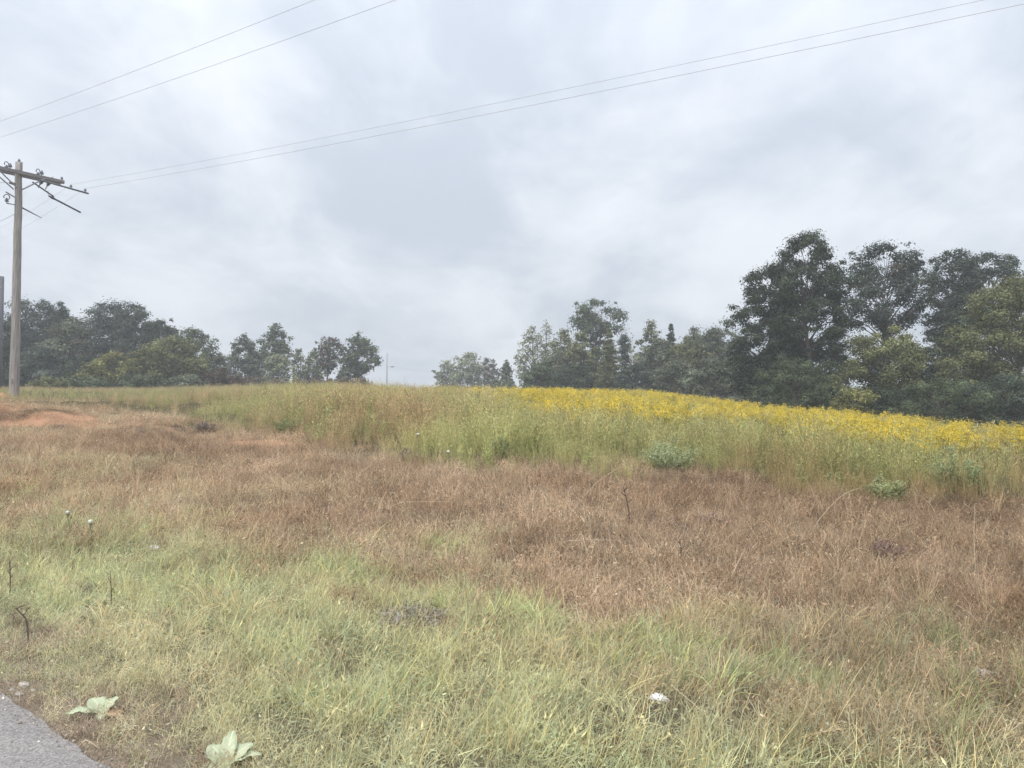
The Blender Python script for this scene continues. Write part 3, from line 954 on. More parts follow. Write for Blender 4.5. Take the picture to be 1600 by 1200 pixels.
def build_pole():
    root = tag(link('utility_pole', None, loc=pole_base), 'tall weathered wooden utility pole with double cross-arm and side bracket', 'utility pole', 'utility poles along the road')
    H = POLE_H
    m = MB()
    pts = [(rng.normal() * 0.008, rng.normal() * 0.008, -0.5 + (H + 0.5) * i / 14) for i in range(15)]
    m.tube(pts, [0.205 - 0.07 * i / 14 for i in range(15)], 18)
    link('shaft', m.mesh('shaft', True), M_WOODPOLE, root)
    za = H - 0.50
    ang = math.atan2(LX.y, LX.x)
    for s in (-1, 1):
        m = MB()
        m.box(LX * -1.85 + LD * (0.20 * s) + Vector((0, 0, za)), LX * 1.80 + LD * (0.20 * s) + Vector((0, 0, za)), (0, 0, 1), 0.11, 0.15)
        link('crossarm', m.mesh('crossarm'), M_ARMWOOD, root)
        for e in (-1, 1):
            m = MB()
            m.tube([LX * (0.95 * e) + LD * (0.28 * s) + Vector((0, 0, za - 0.05)), LX * (0.12 * e) + LD * (0.19 * s) + Vector((0, 0, za - 0.72))], 0.028, 6)
            link('brace', m.mesh('brace'), M_STEEL, root)
    # pole-top pin
    child('insulator', INS_S, root, (0, 0, H))
    m = MB()
    m.box(LD * 0.15 + LX * 0.05 + Vector((0, 0, H - 0.45)), LD * 0.15 + LX * 0.05 + Vector((0, 0, H - 0.02)), LX, 0.16, 0.03)
    link('top_bracket', m.mesh('top_bracket'), M_STEEL, root)
    for t in (-1.65, -0.95, -0.42, 0.85):
        for s in (-1, 1):
            if t == -0.95 and s == 1:
                continue
            i = child('insulator', INS, root, LX * t + LD * (0.20 * s) + Vector((0, 0, za + 0.076)))
            if s == -1:
                child('loop', LOOP, i, (0, 0, 0.27), ang + 0.5)
    child('insulator', INS_S, root, LX * 1.45 + LD * -0.2 + Vector((0, 0, za + 0.076)))
    child('insulator', INS_S, root, LX * 1.7 + LD * 0.2 + Vector((0, 0, za + 0.076)))
    # hanging fuse gear below the arm
    for t, dz in ((0.95, -0.32), (1.25, -0.20)):
        i = child('insulator', INS, root, LX * t + Vector((0, 0, za - 0.076)), rot=(PI - 0.3, 0.25, 0))
        child('loop', LOOP, i, (0, 0, 0.28), ang)
    m = MB()
    m.tube([LX * 0.55 + Vector((0, 0, za - 0.25)), LX * 1.45 + Vector((0, 0, za - 0.72))], 0.035, 6)
    link('fuse_tube', m.mesh('fuse_tube'), M_DARKROD, root)
    i = child('insulator', INS, root, LX * -0.45 + Vector((0, 0, H - 1.95)), rot=(0.3, 0.2, 0))
    child('loop', LOOP, i, (0, 0, 0.27), ang)
    m = MB()
    m.tube([LX * -0.5 + Vector((0, 0, H - 1.45)), LX * -0.12 + Vector((0, 0, H - 1.62)), LX * -0.13 + Vector((0, 0, H - 1.95)), LX * -0.45 + Vector((0, 0, H - 1.95))], 0.03, 6)
    link('side_bracket', m.mesh('side_bracket'), M_STEEL, root)
    m = MB()
    m.tube([LX * -0.36 + Vector((0, 0, H - 1.0)), LX * -0.1 + Vector((0, 0, H - 1.02))], 0.06, 8)
    link('clamp', m.mesh('clamp', True), M_STEEL, root)
    m = MB()
    m.tube([LX * 0.1 + Vector((0, 0, H - 2.0)), LX * 0.95 + Vector((0, 0, H - 2.32))], [0.04, 0.015], 6)
    link('stay_rod', m.mesh('stay_rod'), M_DARKROD, root)
    # long bracket arm with two pins
    m = MB()
    A0, A1 = LX * 0.75 + LD * 0.28 + Vector((0, 0, za - 0.16)), LX * 2.85 + LD * 0.28 + Vector((0, 0, za - 0.30))
    m.tube([A0, A1], 0.040, 8)
    arm = link('bracket_arm', m.mesh('bracket_arm', True), M_DARKROD, root)
    pins = []
    for f in (0.63, 0.93):
        p = A0.lerp(A1, f) + Vector((0, 0, 0.03))
        child('insulator', INS_S, root, p)
        pins.append(pole_base + p + Vector((0, 0, 0.17)))
    # knot holes / step bolts low on the shaft
    for zz in (0.9, 1.02):
        m = MB()
        m.tube([(0.02, -0.17, zz), (0.05, -0.26, zz + 0.01)], 0.025, 6)
        link('step_bolt', m.mesh('step_bolt'), M_DARKROD, root)
    return root, za, pins


pole, ZA, PINS = build_pole()


def cable(label, p0, p1, sag=0.6, r=0.011, group='overhead cables', n=40, name='power_cable', mat=None):
    p0, p1 = Vector(p0), Vector(p1)
    pts = []
    for i in range(n + 1):
        f = i / n
        p = p0.lerp(p1, f)
        p.z -= 4 * sag * f * (1 - f)
        pts.append(p)
    m = MB()
    m.tube(pts, r, 6)
    tag(link(name, m.mesh(name, True), mat or M_WIRE), label, 'cable', group)


def extend(p0, p1, k):
    return Vector(p0) + (Vector(p1) - Vector(p0)) * k


# cables that cross the sky overhead
cable('highest overhead cable, crossing the upper left corner of the sky', at(-60, 211, 31.3), extend(at(-60, 211, 31.3), at(468, -6, 18.4), 1.9), sag=0.25, r=0.0055)
cable('second overhead cable, just below the highest one in the corner of the sky', at(-60, 233, 31.6), extend(at(-60, 233, 31.6), at(575, -4, 17.2), 1.8), sag=0.3, r=0.0055)
cable('long thin overhead cable crossing the whole sky, upper of its pair', PINS[0], extend(PINS[0], at(1545, -14, 14.6), 1.25), sag=0.24, r=0.005)
cable('long overhead cable crossing the whole sky, lower and darker of its pair', PINS[1], extend(PINS[1], at(1600, -6, 14.6), 1.25), sag=0.24, r=0.006)
cable('faint cable running back from the bracket arm behind the pole', PINS[0], at(-60, 378, 62), sag=0.4, r=0.005)
cable('faint lower cable running back from the bracket arm tip', PINS[1], at(-60, 398, 64), sag=0.4, r=0.005)
cable('faint cable reaching the clamp on the pole from the side', pole_base + LX * -0.36 + Vector((0, 0, POLE_H - 1.0)), at(-80, 280, 30), sag=0.05, r=0.010)
cable('low dark cable tied to the pole below its hardware', pole_base + LX * -0.12 + Vector((0, 0, POLE_H - 2.35)), at(-60, 366, 31), sag=0.1, r=0.013)


def guy():
    root = tag(link('guy_wire', None, loc=pole_base), 'sloping guy wire with a long dark strain rod beside the pole top', 'guy wire')
    A = LX * 1.2 + Vector((0, 0, ZA - 0.50))
    p1 = at(76, 306, 34.4) - pole_base
    p2 = at(126, 332, 35.6) - pole_base
    d = (p2 - p1)
    g = at(640, 606, 52) - pole_base
    g.z = gzf(g.x + pole_base.x, g.y + pole_base.y) - pole_base.z + 0.05
    m = MB()
    m.tube([A, p1], 0.010, 5)
    m.tube([p2, p2.lerp(g, 0.5) - Vector((0, 0, 0.1)), g], 0.0022, 5)
    link('strand', m.mesh('strand'), M_WIRE, root)
    m = MB()
    m.tube([p1, p1.lerp(p2, 0.12), p1.lerp(p2, 0.2), p2], [0.03, 0.062, 0.042, 0.040], 8)
    link('strain_rod', m.mesh('strain_rod', True), M_DARKROD, root)


guy()

# second pole, only its edge in view
p2b = at(-3.5, 628, 60.0)
root = tag(link('utility_pole', None, loc=(p2b.x, p2b.y, gzf(p2b.x, p2b.y))), 'dark second utility pole, only its edge showing at the frame border', 'utility pole', 'utility poles along the road')
m = MB()
hh = at(-3, 431, 60).z - gzf(p2b.x, p2b.y)
m.tube([(0, 0, -0.3), (0, 0, hh / 2), (0, 0, hh)], [0.30, 0.28, 0.26], 12)
link('shaft', m.mesh('shaft', True), M_DARKROD, root)

# far pole on the crest
fp = at(604.5, 600, 200)
fz = gzf(fp.x, fp.y)
root = tag(link('utility_pole', None, loc=(fp.x, fp.y, fz)), 'tiny far utility pole on the crest against the open sky', 'utility pole')
hh = at(605, 551, 200).z - fz
m = MB()
m.tube([(0, 0, -0.3), (0, 0, hh * .5), (0, 0, hh)], [0.17, 0.15, 0.11], 8)
link('shaft', m.mesh('shaft', True), M_WOODPOLE, root)
zl = at(605, 573, 200).z - fz
m = MB()
m.tube([(0.1, 0, zl - 0.1), (1.1, 0, zl)], 0.05, 6)
link('lamp_arm', m.mesh('lamp_arm'), M_STEEL, root)
m = MB()
m.tube([(0.9, 0, zl), (1.2, 0, zl + .03), (1.7, 0, zl + 0.02), (2.0, 0, zl)], [0.06, 0.2, 0.2, 0.06], 8)
link('lamp_head', m.mesh('lamp_head', True), M_STEEL, root)
cable('faint far cable sloping from the far pole towards the crest clump', Vector((fp.x + 2.0, fp.y, fz + zl)), at(690, 581, 210), sag=0.3, r=0.03)

# ------------------------------------------------------------------ plant sources for the ground cover
SRC = {}


def src_collection(name):
    c = bpy.data.collections.new(name)
    SRC[name] = c
    return c


def src_add(coln, i, mb):
    me = mb.mesh('%s_%02d' % (coln, i))
    me.materials.append(M_GRASS)
    o = bpy.data.objects.new('%s_%02d' % (coln, i), me)
    SRC[coln].objects.link(o)


def blade(mb, root, az, L, w, bend, col, lift=1.45, segs=3, wob=0.0):
    """A tapering grass blade that starts at elevation lift and bends over by bend radians."""
    p = np.array(root, float)
    ang = lift
    side = np.array((-math.sin(az), math.cos(az), 0.0))
    verts, faces = [], []
    for i in range(segs + 1):
        f = i / segs
        ww = w * (1 - f) ** 0.7 * (0.75 + 0.25 * math.sin(PI * f)) * 0.5
        if i < segs:
            verts += [p - side * ww, p + side * ww]
        else:
            verts.append(p.copy())
        st = L / segs
        p = p + np.array((math.cos(az) * math.cos(ang), math.sin(az) * math.cos(ang), math.sin(ang))) * st
        ang -= bend / segs
        az += wob / segs
    for i in range(segs - 1):
        faces.append((2 * i, 2 * i + 1, 2 * i + 3, 2 * i + 2))
    k = 2 * (segs - 1)
    faces.append((k, k + 1, k + 2))
    mb.add(verts, faces, col)


def flake(mb, p, az, el, L, w, col, roll=0.0):
    """A small pointed leaf."""
    t = np.array((math.cos(az) * math.cos(el), math.sin(az) * math.cos(el), math.sin(el)))
    s = np.array((-math.sin(az), math.cos(az), roll))
    s /= np.linalg.norm(s)
    p = np.array(p, float)
    mb.add([p, p + t * L * 0.45 + s * w / 2, p + t * L, p + t * L * 0.45 - s * w / 2], [(0, 1, 2, 3)], col)


def U(a, b):
    return random.uniform(a, b)


def vcol(v=0.2, warm=0.0):
    k = max(0.45, random.gauss(1.0, v))
    h = random.gauss(warm, 0.06)
    return (k * (1 + h), k, k * (1 - h * 0.8))


def make_sources():
    # short mixed verge grass
    src_collection('verge')
    for i in range(6):
        mb = MB()
        for k in range(34):
            r, a = 0.13 * math.sqrt(random.random()), U(0, 2 * PI)
            dry = random.random() < 0.35
            c = vcol(0.22, 0.14 if dry else 0.0)
            if dry:
                c = tuple(q * 1.18 for q in c)
            blade(mb, (r * math.cos(a), r * math.sin(a), -0.01), U(0, 2 * PI), U(0.07, 0.25), U(0.0025, 0.006), U(0.3, 2.2), c, lift=U(0.35, 1.5), wob=U(-.9, .9))
        for k in range(9):      # small broad leaves and litter low in the sward
            r, a = 0.13 * math.sqrt(random.random()), U(0, 2 * PI)
            flake(mb, (r * math.cos(a), r * math.sin(a), U(0.01, 0.10)), U(0, 2 * PI), U(-.4, .9), U(0.02, 0.05), U(0.006, 0.014), vcol(.3, .05), U(-1, 1))
        for k in range(3):      # seed stalks
            r, a = 0.12 * math.sqrt(random.random()), U(0, 2 * PI)
            az, c = U(0, 2 * PI), vcol(0.15, 0.18)
            c = tuple(q * 1.25 for q in c)
            L = U(0.20, 0.34)
            blade(mb, (r * math.cos(a), r * math.sin(a), 0), az, L, 0.0032, U(0.2, 0.9), c, lift=U(1.0, 1.5), segs=4)
        src_add('verge', i, mb)
    # leaning coarse tussock
    src_collection('tussock')
    for i in range(5):
        mb = MB()
        for k in range(46):
            r, a = 0.10 * math.sqrt(random.random()), U(0, 2 * PI)
            dry = random.random() < 0.4
            c = vcol(0.2, 0.16 if dry else -0.02)
            if dry:
                c = tuple(q * 1.3 for q in c)
            blade(mb, (r * math.cos(a), r * math.sin(a), -0.01), a + random.gauss(0, 0.8), U(0.16, 0.44), U(0.0035, 0.008), U(0.6, 2.5), c, lift=U(0.9, 1.5), segs=4, wob=U(-.5, .5))
        src_add('tussock', i, mb)
    # cut, dead brown growth: short stalks, curled leaves, broken straws
    src_collection('mown')
    for i in range(8):
        mb = MB()

        def dry():
            k = random.random()
            if k < 0.30:
                return tuple(q * 0.55 for q in vcol(.2, .05))        # dark weathered bits
            if k < 0.45:
                return tuple(q * 1.55 for q in vcol(.15, -.05))      # bleached straw
            return vcol(.22, 0.0)
        hgt = U(0.7, 1.3)
        for k in range(44):
            r, a = 0.17 * math.sqrt(random.random()), U(0, 2 * PI)
            blade(mb, (r * math.cos(a), r * math.sin(a), -0.01), U(0, 2 * PI), U(0.07, 0.24) * hgt, U(0.0025, 0.006), U(0.2, 2.6), dry(), lift=U(0.2, 1.5), wob=U(-1.6, 1.6))
        for k in range(16):
            r, a = 0.17 * math.sqrt(random.random()), U(0, 2 * PI)
            flake(mb, (r * math.cos(a), r * math.sin(a), U(0.01, 0.14) * hgt), U(0, 2 * PI), U(-0.8, 1.0), U(0.02, 0.06), U(0.006, 0.016), dry(), U(-1, 1))
        for k in range(3):
            r, a = 0.12 * math.sqrt(random.random()), U(0, 2 * PI)
            az, L = U(0, 2 * PI), U(0.2, 0.5)
            blade(mb, (r * math.cos(a), r * math.sin(a), 0), az, L, 0.004, U(0.1, 1.6), tuple(q * 1.5 for q in vcol(.15, -.02)), lift=U(0.4, 1.35), segs=4)
        src_add('mown', i, mb)
    # tall standing straw with fluffy seed heads
    src_collection('straw')
    for i in range(6):
        mb = MB()
        for k in range(18):
            r, a = 0.16 * math.sqrt(random.random()), U(0, 2 * PI)
            az, L, bend, lift = U(0, 2 * PI), U(0.55, 1.1), U(0.05, 0.45), U(1.2, 1.53)
            c = vcol(0.2, 0.0)
            x0, y0 = r * math.cos(a), r * math.sin(a)
            blade(mb, (x0, y0, 0), az, L, U(0.006, 0.010), bend, c, lift=lift, segs=4)
            for q in range(9):
                f = U(0.45, 1.0)
                e = lift - bend * f * 0.5
                p = (x0 + math.cos(az) * math.cos(e) * L * f, y0 + math.sin(az) * math.cos(e) * L * f, L * f * math.sin(e))
                flake(mb, p, az + random.gauss(0, 1.2), U(0.5, 1.4), U(0.04, 0.09), U(0.008, 0.016), vcol(0.22, 0.03), U(-1, 1))
        for k in range(12):
            r, a = 0.15 * math.sqrt(random.random()), U(0, 2 * PI)
            blade(mb, (r * math.cos(a), r * math.sin(a), 0), U(0, 2 * PI), U(0.3, 0.6), U(0.006, 0.011), U(0.5, 1.8), vcol(0.22, -0.02), lift=U(0.9, 1.5))
        src_add('straw', i, mb)
    # leafy green weeds
    src_collection('weed')
    for i in range(7):
        mb = MB()
        for k in range(7):
            r, a = 0.13 * math.sqrt(random.random()), U(0, 2 * PI)
            x0, y0 = r * math.cos(a), r * math.sin(a)
            az, L, lift = U(0, 2 * PI), U(0.45, 1.0), U(1.2, 1.55)
            blade(mb, (x0, y0, 0), az, L, 0.009, 0.2, vcol(0.15, 0.12), lift=lift, segs=3)
            for q in range(15):
                f = U(0.15, 1.0)
                p = (x0 + math.cos(az) * math.cos(lift) * L * f, y0 + math.sin(az) * math.cos(lift) * L * f, L * f * math.sin(lift))
                flake(mb, p, U(0, 2 * PI), U(-0.3, 0.9), U(0.06, 0.15) * (1.15 - 0.5 * f), U(0.016, 0.036), vcol(0.22, 0.0), U(-.6, .6))
        src_add('weed', i, mb)
    # goldenrod: leafy stem and a plume of tiny yellow flowers
    src_collection('goldenrod')
    for i in range(7):
        mb = MB()
        for k in range(6):
            r, a = 0.17 * math.sqrt(random.random()), U(0, 2 * PI)
            x0, y0 = r * math.cos(a), r * math.sin(a)
            az, L, lift = U(0, 2 * PI), U(0.75, 1.08), U(1.3, 1.56)
            g = (0.115, 0.135, 0.048)
            blade(mb, (x0, y0, 0), az, L, 0.009, 0.1, tuple(q * U(.8, 1.2) for q in g), lift=lift, segs=3)

            def on(f):
                return np.array((x0 + math.cos(az) * math.cos(lift) * L * f, y0 + math.sin(az) * math.cos(lift) * L * f, L * f * math.sin(lift)))
            for q in range(15):
                f = U(0.12, 0.82)
                flake(mb, on(f), U(0, 2 * PI), U(-0.3, 0.8), U(0.07, 0.13), U(0.014, 0.026), tuple(q_ * U(.7, 1.4) for q_ in g), U(-.5, .5))
            for q in range(8):      # plume branches
                f = U(0.74, 1.0)
                b = U(0, 2 * PI)
                bl = U(0.08, 0.20) * (1.25 - f) / 0.4
                for s in range(7):
                    ff = (s + 0.5) / 7
                    p = on(f) + np.array((math.cos(b), math.sin(b), 0.55 - 0.6 * ff)) * bl * ff + np.array((U(-.01, .01), U(-.01, .01), U(-.01, .01)))
                    y = U(0.75, 1.2)
                    flake(mb, p, U(0, 2 * PI), U(0.0, 1.2), U(0.026, 0.046), U(0.018, 0.030), (0.74 * y, 0.585 * y, 0.10 * y), U(-1, 1))
        src_add('goldenrod', i, mb)


    src_collection('grit')
    for i in range(5):
        mb = MB()
        for k in range(4):
            r, a = 0.07 * math.sqrt(random.random()), U(0, 2 * PI)
            q = U(0.004, 0.013)
            o = (r * math.cos(a), r * math.sin(a), q * 0.4)
            k_ = U(0.5, 1.35)
            pr = [(q * U(.3, .6), -q * .6), (q * U(.8, 1.2), -q * .1), (q * U(.6, 1.0), q * .35), (q * U(.1, .4), q * .6)]
            mb.lathe(pr, 6, o, (k_, k_ * .95, k_ * .9))
        src_add('grit', i, mb)


make_sources()


def scatter(name, coln, x, y, tint, scale, label=None, tilt=0.12, lean=(0, 0), zoff=0.0):
    n = len(x)
    z = gz(x, y) + zoff
    me = bpy.data.meshes.new(name)
    me.vertices.add(n)
    me.vertices.foreach_set('co', np.stack([x, y, z], 1).astype(np.float32).ravel())
    az = rng.uniform(0, 2 * PI, n)
    ty, tx = rng.normal(lean[0], tilt, n), -rng.normal(lean[1], tilt, n)     # lean[0] towards +X, lean[1] towards +Y
    cz, sz_, cy, sy, cx, sx = np.cos(az), np.sin(az), np.cos(ty), np.sin(ty), np.cos(tx), np.sin(tx)
    # turn about Z first, then tip about X and Y
    r00, r10 = cy * cz + sy * sx * sz_, cx * sz_
    r20, r21, r22 = -sy * cz + cy * sx * sz_, sy * sz_ + cy * sx * cz, cy * cx
    rot = np.stack([np.arctan2(r21, r22), -np.arcsin(np.clip(r20, -1, 1)), np.arctan2(r10, r00)], 1)
    a = me.attributes.new('turn', 'FLOAT_VECTOR', 'POINT')
    a.data.foreach_set('vector', rot.astype(np.float32).ravel())
    a = me.attributes.new('size', 'FLOAT', 'POINT')
    a.data.foreach_set('value', scale.astype(np.float32))
    a = me.attributes.new('pick', 'INT', 'POINT')
    a.data.foreach_set('value', rng.integers(0, len(SRC[coln].objects), n).astype(np.int32))
    a = me.attributes.new('tint', 'FLOAT_COLOR', 'POINT')
    t = np.ones((n, 4), np.float32)
    t[:, :3] = np.clip(tint, 0.003, 2.0)
    a.data.foreach_set('color', t.ravel())
    me.update()
    o = link(name, me)
    tag(o, label, None, None, 'stuff')
    ng = bpy.data.node_groups.new(name + '_scatter', 'GeometryNodeTree')
    ng.interface.new_socket('Geometry', in_out='INPUT', socket_type='NodeSocketGeometry')
    ng.interface.new_socket('Geometry', in_out='OUTPUT', socket_type='NodeSocketGeometry')
    nn, ll = ng.nodes, ng.links
    gi, go = nn.new('NodeGroupInput'), nn.new('NodeGroupOutput')
    iop = nn.new('GeometryNodeInstanceOnPoints')
    ci = nn.new('GeometryNodeCollectionInfo')
    ci.inputs['Collection'].default_value = SRC[coln]
    ci.inputs['Separate Children'].default_value = True
    ci.inputs['Reset Children'].default_value = True

    def named(nm, ty):
        q = nn.new('GeometryNodeInputNamedAttribute')
        q.data_type = ty
        q.inputs['Name'].default_value = nm
        return q.outputs['Attribute']
    ll.new(gi.outputs[0], iop.inputs['Points'])
    ll.new(ci.outputs[0], iop.inputs['Instance'])
    iop.inputs['Pick Instance'].default_value = True
    ll.new(named('pick', 'INT'), iop.inputs['Instance Index'])
    e2r = nn.new('FunctionNodeEulerToRotation')
    ll.new(named('turn', 'FLOAT_VECTOR'), e2r.inputs[0])
    ll.new(e2r.outputs[0], iop.inputs['Rotation'])
    ll.new(named('size', 'FLOAT'), iop.inputs['Scale'])
    ll.new(iop.outputs[0], go.inputs[0])
    md = o.modifiers.new('scatter', 'NODES')
    md.node_group = ng
    return o


def sample(n, d0, d1, power=1.0, half=0.82):
    """n ground points between depths d0 and d1 in the field of view; power 1 = even over the ground."""
    f = rng.random(n)
    k = power + 1
    d = (d0 ** k + f * (d1 ** k - d0 ** k)) ** (1 / k) if abs(k) > 1e-6 else d0 * (d1 / d0) ** f
    x = rng.uniform(-half, half, n) * d
    return x, d


def mixc(a, b, t):
    t = np.asarray(t)[:, None]
    return np.array(a)[None, :] * (1 - t) + np.array(b)[None, :] * t


def ground_px(x, y):
    return proj(x, y, gz(x, y))


def vary(c, s=0.15):
    return c * np.clip(1 + s * rng.normal(size=(len(c), 1)), 0.5, 1.6)


# ---- verge grass
x, y = sample(17000, 2.2, 15, 0.5)
px, py = ground_px(x, y)
s = edge_dist(x, y)
v = py - boundary(B_VERGE, px) + (fbm(x * 0.7, y * 0.7, 21) - 0.5) * 230
keep = (rng.random(len(x)) < sstep(-130, 90, v)) & (s > 0.02 + 0.3 * fbm(x * 2.9, y * 2.9, 22) ** 3)
keep &= (rng.random(len(x)) < sstep(0.0, 0.4, s) * 0.5 + 0.5) & (rng.random(len(x)) > clay_amount(x, y))
x, y, px, py, s = x[keep], y[keep], px[keep], py[keep], s[keep]
g = fbm(x * 0.55 + 3, y * 0.55, 23)
tint = mixc((0.58, 0.54, 0.37), (0.49, 0.525, 0.325), sstep(0.28, 0.62, g))
dry = sstep(0.5, 0.7, fbm(x * 0.9, y * 0.9, 25)) * 0.55
tint = tint * (1 - dry[:, None]) + np.array((0.58, 0.51, 0.38)) * dry[:, None]
st = (sstep(130, 30, np.abs(py - boundary(B_STRIP, px))) * (0.55 + 0.45 * fbm(x * .8, y * .8, 63)))[:, None]
tint = tint * (1 - st) + np.array((0.51, 0.57, 0.345)) * st
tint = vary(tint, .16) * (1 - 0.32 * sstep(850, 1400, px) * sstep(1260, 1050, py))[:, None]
k3 = rng.random(len(x)) < 0.25 + 1.1 * sstep(.28, .55, fbm(x * 2.6, y * 2.6, 61)) + sstep(1000, 600, px)
x, y, tint, s = x[k3], y[k3], tint[k3], s[k3]
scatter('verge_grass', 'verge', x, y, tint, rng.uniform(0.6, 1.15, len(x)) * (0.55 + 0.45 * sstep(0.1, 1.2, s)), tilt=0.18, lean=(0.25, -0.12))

# ---- coarse tussocks, thicker to the right and along the boundary
x, y = sample(4200, 2.6, 14, 0.7)
px, py = ground_px(x, y)
s = edge_dist(x, y)
v = py - boundary(B_VERGE, px) + (fbm(x * 0.7, y * 0.7, 21) - 0.5) * 230
dn = 0.12 + 0.75 * sstep(600, 1300, px) * sstep(1250, 900, py) + 1.0 * sstep(170, 0, np.abs(v)) * sstep(350, 600, px) * sstep(1300, 900, px)
dn = dn * (0.4 + 1.2 * fbm(x * 0.8, y * 0.8, 28))
keep = (v > -30) & (s > 0.9) & (rng.random(len(x)) < dn)
x, y, px = x[keep], y[keep], px[keep]
g = fbm(x * 0.8, y * 0.8, 29)
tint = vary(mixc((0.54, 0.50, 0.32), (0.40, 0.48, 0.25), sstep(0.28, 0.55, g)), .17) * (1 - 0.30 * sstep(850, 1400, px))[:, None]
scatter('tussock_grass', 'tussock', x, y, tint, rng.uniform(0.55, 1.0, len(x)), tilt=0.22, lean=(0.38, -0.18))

# ---- brown mown growth
x, y = sample(42000, 3.0, 30, 0.35)
px, py = ground_px(x, y)
v = py - boundary(B_VERGE, px) + (fbm(x * 0.7, y * 0.7, 21) - 0.5) * 230
t = boundary(B_TALL, px) - py + (fbm(x * 0.9, y * 0.9, 24) - 0.5) * 22
ext = 190 + 120 * sstep(700, 1200, px)
keep = ((v < ext) & (rng.random(len(x)) < 1 - 0.85 * sstep(-40, 190, v)) & (t < 12)) & (edge_dist(x, y) > 0.5)
keep &= rng.random(len(x)) > clay_amount(x, y) * 0.78
x, y, px, py = x[keep], y[keep], px[keep], py[keep]
g = fbm(x * 0.5, y * 0.5, 31)
tint = mixc((0.42, 0.298, 0.195), (0.56, 0.425, 0.29), sstep(0.3, 0.7, g))
ol = sstep(0.52, 0.72, fbm(x * 0.6 + 9, y * 0.6, 33)) * 0.5 * sstep(900, 300, px)
tint = tint * (1 - ol[:, None]) + np.array((0.47, 0.42, 0.26)) * ol[:, None]
dk = sstep(0.62, 0.75, fbm(x * 0.9, y * 0.9, 35)) * 0.5
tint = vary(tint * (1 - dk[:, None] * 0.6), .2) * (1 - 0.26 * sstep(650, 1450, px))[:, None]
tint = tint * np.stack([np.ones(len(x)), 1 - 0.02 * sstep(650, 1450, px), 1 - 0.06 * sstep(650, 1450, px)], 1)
near = sstep(10, 5, y)
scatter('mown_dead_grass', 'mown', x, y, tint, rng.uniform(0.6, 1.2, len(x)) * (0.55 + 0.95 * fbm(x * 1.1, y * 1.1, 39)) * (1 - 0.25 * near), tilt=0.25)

x, y = sample(14000, 2.4, 16, 0.3)
s = edge_dist(x, y)
keep = (s > -0.05) & (s < 0.15 + 0.9 * fbm(x * 1.1, y * 1.1, 26)) & (rng.random(len(x)) < 0.85)
x, y = x[keep], y[keep]
tint = vary(mixc((0.38, 0.29, 0.22), (0.50, 0.42, 0.30), rng.random(len(x))), .2)
scatter('roadside_thatch', 'mown', x, y, tint, rng.uniform(0.3, 0.62, len(x)), tilt=0.3)

x, y = sample(5200, 2.4, 9, 0.2)
s = edge_dist(x, y)
keep = (s > -0.22) & (s < 0.22) & (rng.random(len(x)) < sstep(0.24, 0.02, np.abs(s - 0.02)))
x, y = x[keep], y[keep]
scatter('gravel', 'grit', x, y, vary(np.array((0.62, 0.58, 0.54)) * np.ones((len(x), 3)), .25), rng.uniform(0.25, 0.75, len(x)), tilt=0.2, zoff=np.where(edge_dist(x, y) < 0, 0.05, 0.0))

x, y = sample(2600, 4.5, 26, 0.5)
px, py = ground_px(x, y)
v = py - boundary(B_VERGE, px)
keep = (v < 10) & (boundary(B_TALL, px) - py < 0) & (rng.random(len(x)) < 0.15 + 0.8 * sstep(.5, .75, fbm(x * .6, y * .6, 37)))
x, y = x[keep], y[keep]
tint = vary(mixc((0.50, 0.36, 0.24), (0.60, 0.47, 0.32), rng.random(len(x))), .15)
scatter('dry_brown_stems', 'straw', x, y, tint, rng.uniform(0.28, 0.55, len(x)), tilt=0.35)

# ---- tall standing straw and leafy weeds over the rise
def tall_points(n, d0, d1, power):
    x, y = sample(n, d0, d1, power, 0.85)
    px, py = ground_px(x, y)
    t = boundary(B_TALL, px) - py + (fbm(x * 0.6, y * 0.6, 41) - 0.5) * 62
    k = t > 0
    return x[k], y[k], px[k], py[k], t[k]


def tall_scale(px, py, t, x, y):
    """Low growth on the left shoulder of the rise, waist-high in the middle and right."""
    s = 0.34 + 0.66 * sstep(120, 560, px)
    s = s * (0.36 + 0.64 * sstep(-4, 30, t))
    s = s * (0.55 + 0.9 * fbm(x * 0.7, y * 0.7, 51))
    return s


def in_gold(x, y, h=0.85):
    z = gz(x, y) + h
    px, py = proj(x, y, z)
    return boundary(B_GOLD, px) - py + (fbm(x * 0.35, y * 0.35, 47) - 0.5) * 30


x, y, px, py, t = tall_points(26000, 11, 80, 0.1)
gd = in_gold(x, y)
keep = rng.random(len(x)) < 0.92 - 0.75 * sstep(-4, 8, gd)
keep &= rng.random(len(x)) > clay_amount(x, y) * 0.95
x, y, px, py, t = x[keep], y[keep], px[keep], py[keep], t[keep]
g = fbm(x * 0.25, y * 0.25, 43)
mid = sstep(640, 820, px) * sstep(1500, 1200, px)
tint = mixc((0.51, 0.39, 0.225), (0.50, 0.485, 0.225), np.clip(sstep(0.40, 0.66, g) + 0.75 * mid * sstep(70, 50, np.abs(t - 55)), 0, 1))
left = sstep(700, 200, px)[:, None]
tint = tint * (1 - left * 0.35) + np.array((0.47, 0.39, 0.26)) * left * 0.35
front = sstep(48, 8, t)[:, None] * sstep(1000, 1200, px)[:, None] * 0.62
tint = tint * (1 - front) + np.array((0.34, 0.215, 0.12)) * front
scatter('tall_straw', 'straw', x, y, vary(tint, .17), rng.uniform(0.55, 1.2, len(x)) * tall_scale(px, py, t, x, y), tilt=0.08)

